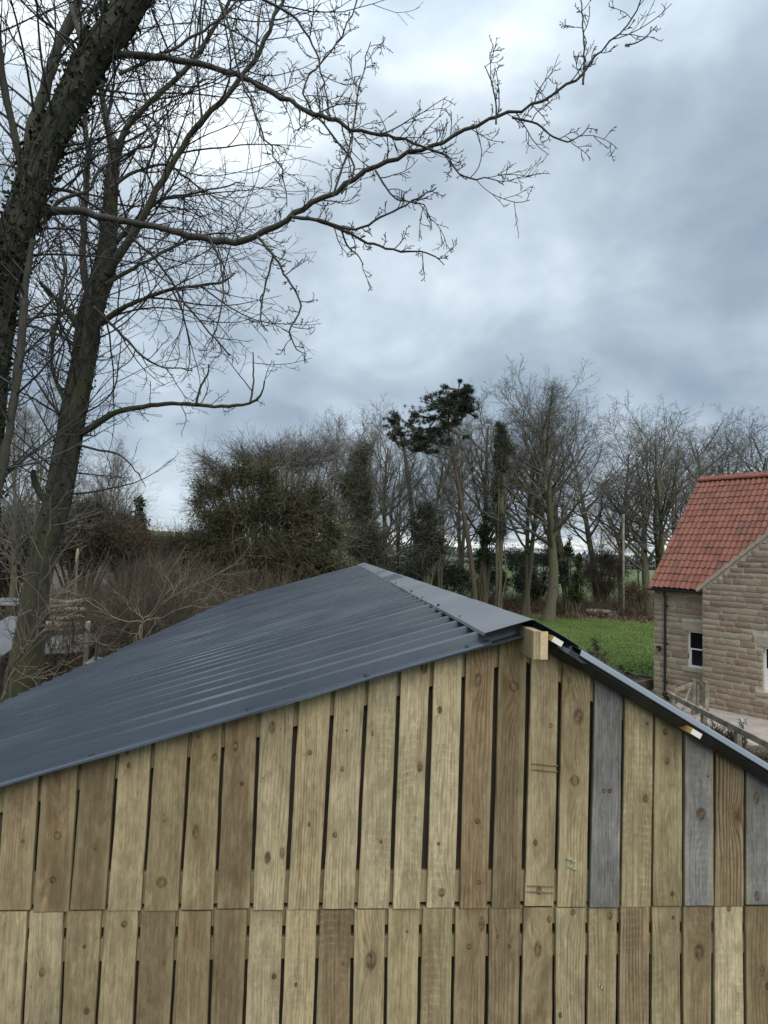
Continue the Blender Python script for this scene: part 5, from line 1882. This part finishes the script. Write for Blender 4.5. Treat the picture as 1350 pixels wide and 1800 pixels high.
# big hawthorn smothered in ivy
leafy('large_bush', 'big rounded dark green bush overgrown with twigs behind the roof', 'bush',
      [(375, 862, 42, 38), (420, 838, 46, 40), (470, 835, 52, 44), (530, 890, 56, 50), (450, 910, 90, 60), (530, 940, 75, 55), (400, 900, 55, 45), (580, 930, 40, 50), (480, 965, 90, 45), (395, 842, 26, 18), (560, 985, 60, 40), (480, 1020, 110, 45), (390, 965, 60, 50), (350, 880, 26, 30), (400, 1000, 50, 40), (450, 990, 55, 40), (510, 1000, 60, 40), (565, 1000, 50, 36)], 25, 36000, 0.050, M_HAWLEAF, 71,
      twigs=(4200, 1.0, M_TWIGOL, -0.02), hollow=0.1)
# sparse bare top of the same hedge line
leafy('bare_hedge_tree', 'bare twiggy hedge tree rising over the dark bush top', 'tree', [(375, 825, 34, 24), (425, 802, 34, 22), (470, 800, 34, 26), (520, 812, 40, 34), (570, 800, 34, 40)], 27, 900, 0.04, M_HAWLEAF, 72,
      twigs=(620, 1.5, M_TWIGFAR, 0.03), hollow=0.1)
leafy('ivy_cone_tree', 'cone of dark ivy smothering a tree right of the big bush', 'tree', [(632, 805, 24, 25), (628, 840, 34, 35), (634, 885, 40, 45), (640, 935, 46, 45), (640, 980, 48, 35)], 42, 22000, 0.06, M_HAWLEAF, 73, twigs=(1600, 1.2, M_TWIGFAR, 0.03))
leafy('ivy_cone_tree', 'dark ivy-covered trunk mound left of the leaning pine trunk', 'tree', [(752, 900, 24, 28), (748, 940, 34, 35), (742, 985, 36, 35), (770, 960, 22, 35)], 41, 14000, 0.06, M_HOLLY, 74, twigs=(900, 1.0, M_TWIGFAR, 0.03))
leafy('ivy_column_tree', 'narrow ivy-clad column tree right of the leaning pine', 'tree', [(880, 755, 13, 16), (884, 780, 20, 20), (880, 815, 16, 26), (878, 860, 11, 32), (876, 920, 10, 40)], 42.5, 12000, 0.06, M_IVY, 75, twigs=(700, 0.9, M_TWIGFAR, 0.03))
leafy('spruce_sapling', 'young dark spruce between trunks right of the leaning pine', 'tree', [(856, 905, 9, 14), (852, 930, 17, 14), (856, 952, 22, 14), (852, 975, 26, 16)], 48, 2600, 0.08, M_PINELEAF, 76)
leafy('spruce_sapling', 'young dark spruce beside the largest trunk at the lawn edge', 'tree', [(999, 955, 7, 12), (996, 975, 14, 14), (992, 997, 20, 16), (996, 1020, 24, 18)], 50, 2600, 0.08, M_PINELEAF, 77)
leafy('ivy_stump_tree', 'short ivy-hung trunk right of the largest bare trunk', 'tree', [(1016, 985, 9, 18), (1014, 1015, 13, 24), (1010, 1045, 16, 20)], 47, 2400, 0.08, M_HAWLEAF, 78)
und = [
    (690, 1000, 'dark evergreen undergrowth low behind the ridge far end', [(690, 995, 40, 22), (725, 1010, 40, 22), (655, 985, 30, 20)], 46, M_HOLLY),
    (790, 1010, 'dark holly bush left of the leaning pine foot', [(790, 1010, 34, 30), (765, 1020, 30, 25), (815, 1020, 20, 24)], 48, M_HOLLY),
    (858, 1015, 'dark holly bush right of the leaning pine foot', [(855, 1000, 26, 26), (850, 1025, 32, 26), (880, 1020, 20, 24)], 53, M_HOLLY),
    (935, 1005, 'dark laurel bush left of the largest bare trunk', [(930, 1005, 20, 26), (942, 1025, 24, 24), (915, 1020, 20, 24)], 52, M_HOLLY),
    (975, 970, 'olive evergreen scrub behind the largest bare trunk', [(975, 965, 32, 18), (955, 980, 24, 20), (905, 975, 34, 20)], 60, M_HAWLEAF),
]
for (x, y, lab, lumps, Y, mt) in und:
    leafy('undergrowth_bush', lab, 'bush', lumps, Y, 8000, 0.065, mt, int(x), twigs=(500, 1.0, M_TWIGFAR, 0.03))
leafy('bramble_mound', 'brown leafless bramble mound left of the pole', 'shrub', [(1060, 985, 28, 28), (1040, 1005, 34, 28), (1080, 1010, 26, 26), (1055, 1030, 40, 18)], 54, 1300, 0.05, M_HAWLEAF, 81, twigs=(1500, 1.1, M_TWIGBR, -0.08), hollow=0.1)
leafy('beech_bush', 'russet dead-leaved bush at the foot of the pole', 'shrub', [(1112, 1035, 22, 14), (1130, 1045, 22, 16), (1100, 1050, 18, 12)], 50, 2300, 0.055, M_BEECH, 82, twigs=(250, 0.9, M_TWIGBR, -0.02))
leafy('sparse_shrub', 'small sparse leafless shrub on the lawn beside the shed roof', 'shrub', [(1048, 1140, 18, 16), (1040, 1152, 14, 14), (1062, 1152, 12, 12)], 24, 60, 0.018, M_HAWLEAF, 83, twigs=(60, 0.35, M_TWIGBR, 0.05), hollow=0.1)
leafy('bed_plant', 'low wispy plants growing in the timber raised bed', 'plant', [(1092, 1176, 8, 6), (1105, 1182, 8, 5)], 22.3, 160, 0.03, M_HAWLEAF, 84)
leafy('wall_plant', 'small leafy plant at the foot of the downpipe', 'plant', [(1170, 1222, 6, 8), (1176, 1228, 5, 6)], 19.0, 260, 0.03, M_HAWLEAF, 85)
leafy('garden_shrub', 'pale flowering plant against the stone wall behind the fence', 'plant', [(1305, 1268, 10, 7)], 14.6, 200, 0.028, leafmat('pale_leaf', (0.30, 0.34, 0.30), (0.55, 0.58, 0.52)), 86)
leafy('hedge', 'low dark hedge along the foot of the timber rail fence', 'hedge', [(1215, 1284, 24, 12), (1250, 1300, 28, 14), (1290, 1322, 30, 15), (1330, 1343, 32, 15), (1375, 1365, 32, 16), (1285, 1306, 20, 8)], 13.6, 9000, 0.030, leafmat('hedge_leaf', (0.028, 0.026, 0.014), (0.085, 0.075, 0.04), 3.0), 87, twigs=(700, 0.35, M_TWIGBR, 0.02))
HEDGES = [('brown twiggy hedge mass behind the leaning left trunk', [(150, 905, 50, 36), (110, 935, 45, 40), (180, 940, 55, 40), (140, 975, 70, 35)], 26, 111),
          ('olive hedge left of the gnarled ivy tree and below the field', [(215, 935, 40, 26), (260, 960, 50, 26), (225, 975, 60, 26)], 27, 112),
          ('low brown hedge between the gnarled tree and the big bush', [(310, 968, 45, 22), (350, 960, 40, 26), (330, 990, 60, 26)], 26.5, 113),
          ('dark hedge at the left edge seen between the two trunks', [(25, 930, 40, 45), (0, 980, 50, 45), (40, 990, 45, 40)], 24, 114)]
for lab, lumps, Y, sd_ in HEDGES:
    leafy('hedgerow', lab, 'hedge', lumps, Y, 7000, 0.05, M_HAWLEAF, sd_, twigs=(1800, 1.0, M_TWIGBR, 0.02), hollow=0.2)
leafy('gnarled_tree', 'gnarled tree with ivy-clad trunk standing in the thicket left of the big bush', 'tree', [(248, 885, 12, 18), (246, 915, 16, 22), (240, 945, 20, 20)], 28, 1500, 0.07, M_IVY, 88,
      twigs=(30, 1.0, M_TWIGFAR, 0.05))


# ------------------------------------------------------------------ thicket on the left
def thicket():
    rng = np.random.default_rng(91)
    n = 6000
    y = rng.uniform(13.5, 25, n)
    pxs = rng.uniform(-20, 540, n)
    X = (pxs - 675) / FPX * y
    Z = ground_z(X, y)
    P0 = np.stack([X, y, Z - 0.05], 1)
    D = np.stack([rng.normal(0.12, 0.28, n), rng.normal(0, 0.25, n), np.ones(n)], 1)
    L = rng.uniform(1.6, 3.5, n) * np.where(pxs < 150, 0.55, 1.0) * (0.60 + 0.40 * np.sin(pxs / 60.0) ** 2)
    p1, r1 = grow(P0, D, L, np.full(n, 0.010), np.full(n, 0.004), 6, 0.10, 0.0, rng)
    q = spawn(p1, r1, 4, 0.25, 1, 35, 12, 0.42, 0.25, rng, 0.8, 0.004)
    p2, r2 = grow(q[0], q[1], q[2], q[3], np.full(len(q[2]), 0.003), 4, 0.13, 0.02, rng)
    V, F = join([tubes(p1, r1, 3), tubes(p2, r2, 3)])
    o = wobj('thicket', V, F, M_TWIGBR)
    tag(o, 'brown thicket of leafless stems behind the roof on the left', 'thicket', kind='stuff')


thicket()


def arching(label, lines, Y, seed, rpx, mt, mtw=6.0, name='arching_shrub'):
    rng = np.random.default_rng(seed)
    segs = [trace(l, Y, Y + rng.uniform(-0.8, 0.6), rpx, 16) for l in lines]
    for p, r in segs:
        p[1:] += np.cumsum(rng.normal(0, 0.010, (15, 3)), axis=0) + rng.normal(0, 0.008, (15, 3))
    b = segs[0][0][0]
    gz = float(ground_z(b[0], b[1]))
    root = empty(name, (b[0], b[1], gz), label, 'shrub')
    foot, fr = resample([(b[0], b[1], gz - 0.05), tuple(b)], [segs[0][1][0] * 1.4, segs[0][1][0]], 8)
    parts = [tubes(foot[None], fr[None], 6)] + [tubes(p[None], r[None], 6) for p, r in segs]
    V, F = join(parts)
    wobj('branch', V, F, mt, root, smooth=True)
    P = np.stack([p for p, r in segs])
    R = np.stack([r for p, r in segs])
    q = spawn(P, R, 14, 0.1, 1.0, 40, 16, 0.5, 0.25, rng, 0.6, 0.004)
    p1, r1 = grow(q[0], q[1], q[2], np.minimum(q[3], 0.012), np.full(len(q[2]), 0.003), 6, 0.14, 0.02, rng)
    q = spawn(p1, r1, 3, 0.2, 1.0, 40, 14, 0.45, 0.25, rng, 0.7, 0.003)
    p2, r2 = grow(q[0], q[1], q[2], q[3], np.full(len(q[2]), 0.0026), 4, 0.14, 0.02, rng)
    V, F = join([tubes(p1, r1, 4), tubes(p2, r2, 3)])
    wobj('twig', V, F, mt, root)['kind'] = 'stuff'


arching('pale arching bush in front of the thicket, right above the roof edge', [[(250, 1096), (275, 1075), (300, 1052), (340, 1030), (395, 1002), (430, 972)], [(250, 1094), (222, 1094), (198, 1088), (172, 1062), (152, 1054)], [(252, 1090), (230, 1070), (212, 1042), (192, 1030)], [(248, 1098), (242, 1120), (228, 1140), (200, 1138)], [(254, 1086), (280, 1060), (300, 1010), (320, 980)], [(258, 1090), (300, 1080), (360, 1050), (400, 1040)]], 11.5, 93, [1.5, 1.1, 0.6], M_TWIGPALE)
arching('long pale shoots crossing in front of the leaning trunk at left', [[(20, 1190), (60, 1110), (75, 1020), (85, 950), (91, 900)], [(15, 1200), (60, 1195), (95, 1180), (125, 1168)], [(10, 1180), (40, 1120), (80, 1070), (110, 1040), (140, 1000)], [(5, 1230), (30, 1170), (90, 1110), (110, 1085)]], 6.4, 94, [1.5, 1.1, 0.6], M_TWIGPALE)
arching('tangled grey shrub low beyond the leaning left trunk', [[(170, 1130), (150, 1105), (130, 1080), (105, 1062)], [(170, 1130), (190, 1100), (220, 1075), (235, 1040)], [(168, 1128), (130, 1130), (125, 1100), (122, 1090)], [(172, 1130), (200, 1140), (235, 1130)]], 12.5, 95, [1.8, 1.3, 0.8], M_TWIGBR)


# ------------------------------------------------------------------ bits and pieces on the ground at the left
def low_hut(label, px, py, Y, w, d, h, mt, tilt, name='low_shelter'):
    c = at(px, py, Y)
    gz = float(ground_z(c[0], c[1]))
    root = empty(name, (c[0], c[1], gz), label, 'shelter')
    up = np.array([tilt[0], tilt[1], 1.0])
    up /= np.linalg.norm(up)
    ex = np.cross(np.array([0, 1.0, 0]), up)
    ex /= np.linalg.norm(ex)
    ey = np.cross(up, ex)
    V, F = chamfer_box(c, ex * w / 2, ey * d / 2, up * 0.02, 0.006)
    wobj('roof_panel', V, F, mt, root)
    for sx in (-0.8, 0.8):
        for sy in (-0.8, 0.8):
            p = c + ex * w / 2 * sx + ey * d / 2 * sy
            V, F = chamfer_box((p[0], p[1], (p[2] - 0.03 + gz) / 2), (0.04, 0, 0), (0, 0.04, 0), (0, 0, max(0.05, (p[2] - 0.03 - gz) / 2)), 0.005)
            wobj('post', V, F, M_SLEEPER, root)
    return root


low_hut('dark grey sagging felt panel on short posts beyond the leaning trunk', 120, 1132, 14.5, 1.25, 1.2, 0.5, M_GREYSHEET, (-0.10, -0.22))
low_hut('pale grey flat panel roof at the left edge beside the leaning trunk', 2, 1122, 10.0, 0.75, 1.6, 0.5, M_PALE, (0.10, -0.28))
low_hut('small white panel low at the left edge behind the trunks', 16, 1058, 20.0, 0.9, 0.8, 0.5, M_PALE, (0.0, -0.20))
low_hut('small pale sheet just above the roof edge among brown litter', 168, 1163, 12.5, 0.26, 0.4, 0.5, M_PALE, (0.15, -0.20))


def stump(label, px, py, Y, rpx, hpx, name='cut_stump'):
    c = at(px, py, Y)
    gz = float(ground_z(c[0], c[1]))
    r = rpx * Y / FPX
    root = empty(name, (c[0], c[1], gz), label, 'stump')
    V, F = poly_tube([(c[0] - 0.03, c[1], gz - 0.05), (c[0], c[1], (gz + c[2]) / 2), tuple(c)], [r * 1.1, r], 8, 9, True)
    wobj('bark', V, F, M_LOG, root, smooth=True)
    V, F = poly_tube([tuple(c), tuple(c + [0, -0.004, 0.012])], [r * 0.96, r * 0.9], 2, 9, True)
    wobj('cut_face', V, F, M_CUT, root)


stump('thin cut stump with pale yellow top among the thicket stems', 155, 1094, 13.0, 4, 10)
stump('narrow splintered pale stake standing behind the leaning trunk', 137, 966, 17.0, 2.2, 20, 'broken_stake')
o = bpy.data.objects['broken_stake']
for ch in o.children:
    if ch.name.startswith('bark'):
        me = ch.data
        c = at(137, 966, 17.0)
c = at(137, 966, 17.0)
V, F = poly_tube([tuple(c - [0.02, 0.02, 0.33]), tuple(c - [0.0, 0.03, 0.1]), tuple(c + [0.01, -0.03, 0.03])], [0.02, 0.034, 0.012], 8, 6, True)
wobj('split_face', V, F, M_CUT, o)

rng = np.random.default_rng(96)
LOGS = ['lowest pale log of the brushwood stack beyond the left trunk', 'second log up in the brushwood stack beyond the left trunk', 'middle log in the brushwood stack beyond the left trunk', 'upper log in the brushwood stack beyond the left trunk', 'topmost thin log of the brushwood stack beyond the left trunk', 'short log leaning at the right end of the brushwood stack']
for i, lab in enumerate(LOGS):
    a = at(84 + rng.uniform(-4, 4), 1106 - i * 10 + rng.uniform(-2, 2), 15.5)
    b = at(146 + rng.uniform(-8, 8), 1104 - i * 10 + rng.uniform(-5, 5), 15.8)
    a[2] = max(a[2], ground_z(a[0], a[1]) + 0.06)
    V, F = poly_tube([a, (a + b) / 2 + rng.normal(0, 0.03, 3), b], [0.055, 0.075, 0.06], 10, 8, True)
    tag(wobj('log', V, F, M_LOG, smooth=True), lab, 'log', 'logs stacked beyond the left trunk')


# ------------------------------------------------------------------ wood edge: pole, fallen log, stones
pb, pt = at(1096, 1052, 47.5), at(1096, 904, 47.5)
root = empty('utility_pole', (pb[0], pb[1], G0), 'plain wooden pole standing between the wood and the house', 'pole')
V, F = tubes(np.array([[(pb[0], pb[1], G0 - 0.2), ((pb[0] + pt[0]) / 2, pb[1], (G0 + pt[2]) / 2), (pt[0], pb[1], pt[2])]]), np.array([[0.095, 0.085, 0.075]]), 10, True)
wobj('shaft', V, F, M_WEATHER, root, smooth=True)
V, F = chamfer_box((pt[0], pb[1] - 0.13, pt[2] - 0.35), (0.05, 0, 0), (0, 0.02, 0), (0, 0, 0.12), 0.004)
wobj('number_plate', V, F, M_GREYSHEET, root)
a, b = at(1030, 1055, 52), at(1088, 1060, 51)
a[2] = ground_z(a[0], a[1]) + 0.22
b[2] = ground_z(b[0], b[1]) + 0.20
V, F = poly_tube([a, (a + b) / 2 + [0, 0, 0.05], b], [0.20, 0.22, 0.17], 12, 9, True)
tag(wobj('fallen_log', V, F, simple('pale_log', (0.30, 0.27, 0.22), 0.25, 3, 0.9), smooth=True), 'long pale fallen log lying across the wood edge', 'log')


def rock(px, py, wpx, label, seed, flat=0.45):
    rng = np.random.default_rng(seed)
    d = ray(px, py)
    t = (G0 - CAM[2]) / d[2]
    c = CAM + d * t
    w = wpx * c[1] / FPX / 2
    u = np.linspace(0, PI, 6)
    v = np.linspace(0, 2 * PI, 9)[:-1]
    V = [(c[0], c[1], c[2] + w * flat)]
    for a in u[1:-1]:
        for bb in v:
            s = rng.uniform(0.75, 1.15)
            V.append((c[0] + w * math.sin(a) * math.cos(bb) * s, c[1] + w * 0.8 * math.sin(a) * math.sin(bb) * s, c[2] + w * flat * math.cos(a) * s))
    V.append((c[0], c[1], c[2] - w * flat))
    F4, F3 = [], []
    for i in range(3):
        for j in range(8):
            F4.append([1 + i * 8 + j, 1 + i * 8 + (j + 1) % 8, 1 + (i + 1) * 8 + (j + 1) % 8, 1 + (i + 1) * 8 + j][::-1])
    for j in range(8):
        F3.append([0, 1 + j, 1 + (j + 1) % 8])
        F3.append([33, 25 + (j + 1) % 8, 25 + j])
    tag(wobj('stone', V, [np.array(F4), np.array(F3)], M_ROCK), label, 'stone', 'stones lying along the wood edge')


rock(1078, 1083, 22, 'largest pale stone at the lawn edge below the pole', 1)
rock(1112, 1082, 14, 'stone right of the largest pale stone at the lawn edge', 2)
rock(1105, 1072, 16, 'flat stone under the russet bush', 3)
rock(930, 1064, 14, 'pale stone left of the largest trunk foot', 4)
rock(912, 1063, 8, 'small stone farthest left by the lawn edge', 5)
rock(980, 1076, 10, 'small stone just right of the largest trunk foot', 6)
rock(1131, 1086, 12, 'stone nearest the house corner at the lawn edge', 7)


def litter():
    rng = np.random.default_rng(99)
    n = 9000
    y = rng.uniform(43, 66, n)
    x = (rng.uniform(640, 1180, n) - 675) / FPX * y
    far_edge = np.interp(x, [4, 8, 12, 16, 20, 26, 34], [51, 50.2, 49.2, 47.5, 46.3, 45, 44])
    ok = y > far_edge + 0.1 - np.abs(rng.normal(0, 1.3, n)) * (rng.random(n) < 0.35)
    x, y = x[ok], y[ok]
    C = np.stack([x, y, ground_z(x, y) + rng.uniform(0.02, 0.14, len(x))], 1)
    V, F = leaf_quads(C, 0.11, rng, 0.7)
    o = wobj('leaf_litter', V, F, M_BEECH)
    tag(o, 'brown leaf litter and dead stalks along the wood edge', 'leaf litter', kind='stuff')
    n = 2600
    y = rng.uniform(47, 64, n)
    x = (rng.uniform(620, 1180, n) - 675) / FPX * y
    ok = y > np.interp(x, [4, 8, 12, 16, 20, 26, 34], [51, 50.2, 49.2, 47.5, 46.3, 45, 44]) + 0.5
    P0 = np.stack([x, y, ground_z(x, y)], 1)[ok]
    m_ = len(P0)
    p1, r1 = grow(P0, rng.normal(0, 0.4, (m_, 3)) + [0, 0, 1], rng.uniform(0.5, 2.0, m_), np.full(m_, 0.014), np.full(m_, 0.006), 4, 0.18, -0.04, rng)
    q = spawn(p1, r1, 4, 0.3, 1, 40, 12, 0.5, 0.3, rng, 0.8, 0.006)
    p2, r2 = grow(q[0], q[1], q[2], q[3], np.full(len(q[2]), 0.005), 3, 0.15, 0, rng)
    V, F = join([tubes(p1, r1, 3), tubes(p2, r2, 3)])
    tag(wobj('scrub', V, F, M_TWIGBR), 'tangled leafless scrub growing under the bare trees', 'scrub', kind='stuff')


litter()


def lawn_blades():
    rng = np.random.default_rng(107)
    n = 42000
    y = 19.3 + (rng.uniform(0, 1, n) ** 1.5) * 29
    x = (rng.uniform(900, 1190, n) - 675) / FPX * y
    ok = y < np.interp(x, [4, 8, 12, 16, 20, 26, 34], [51, 50.2, 49.2, 47.5, 46.3, 45, 44]) + rng.normal(0, 0.25, n)
    C = np.stack([x, y, np.full(n, G0 + 0.018)], 1)[ok]
    m_ = len(C)
    D = nrm(rng.normal(0, 0.45, (m_, 3)) + [0, 0, 1])
    sd2 = nrm(np.cross(D, rng.normal(0, 1, D.shape))) * 0.014
    L = rng.uniform(0.04, 0.10, (m_, 1))
    V = np.stack([C - sd2, C + sd2, C + D * L], 1).reshape(-1, 3)
    o = wobj('lawn_grass', V, np.arange(m_ * 3).reshape(-1, 3), leafmat('grass_blade', (0.048, 0.095, 0.012), (0.115, 0.155, 0.03), 0.5))
    tag(o, 'short green grass blades of the lawn beside the house', 'grass', kind='stuff')


lawn_blades()


def far_country():
    rng = np.random.default_rng(101)
    C = []
    for (y0, x0, x1, h, n, step) in ((420, -200, 420, 3.0, 2600, 1), (800, -500, 800, 9.0, 4200, 1), (1150, -700, 1100, 13.0, 5200, 1)):
        x = rng.uniform(x0, x1, n)
        y = y0 + rng.normal(0, 6, n) + 30 * np.sin(x / 130)
        hh = h * (0.5 + 0.5 * np.abs(np.sin(x / 47.0 + y0)) * np.abs(np.sin(x / 19.0)))
        C.append(np.stack([x, y, ground_z(x, y) + rng.uniform(0, 1, n) * hh], 1))
    V, F = leaf_quads(np.concatenate(C), 2.2, rng, 0.8)
    tag(wobj('distant_woodland', V, F, M_FARWOOD), 'strips of distant woodland along the far fields', 'woodland', kind='stuff')


far_country()


def bank_grass():
    rng = np.random.default_rng(103)
    n = 2200
    x = np.array([wall_xz(p, 1790)[0] for p in (-60.0, 118.0)])
    x = x[0] + (x[1] - x[0]) * rng.uniform(0, 1, n) ** 1.3
    y = 2.3 + x * WT - rng.uniform(0.012, 0.09, n)
    C = np.stack([x, y, wall_xz(50, 1800)[1] - 0.035 - (x - x.min()) * 0.03], 1)
    D = nrm(rng.normal(0, 0.5, (n, 3)) + [0, 0, 1])
    s = nrm(np.cross(D, rng.normal(0, 1, D.shape))) * 0.0016
    L = rng.uniform(0.02, 0.065, (n, 1))
    V = np.stack([C - s, C + s, C + D * L], 1).reshape(-1, 3)
    o = wobj('bank_grass', V, np.arange(n * 3).reshape(-1, 3), leafmat('moss_grass', (0.03, 0.04, 0.012), (0.09, 0.085, 0.04), 8.0))
    tag(o, 'mossy grass tufts at the foot of the gable boards', 'grass', kind='stuff')


bank_grass()
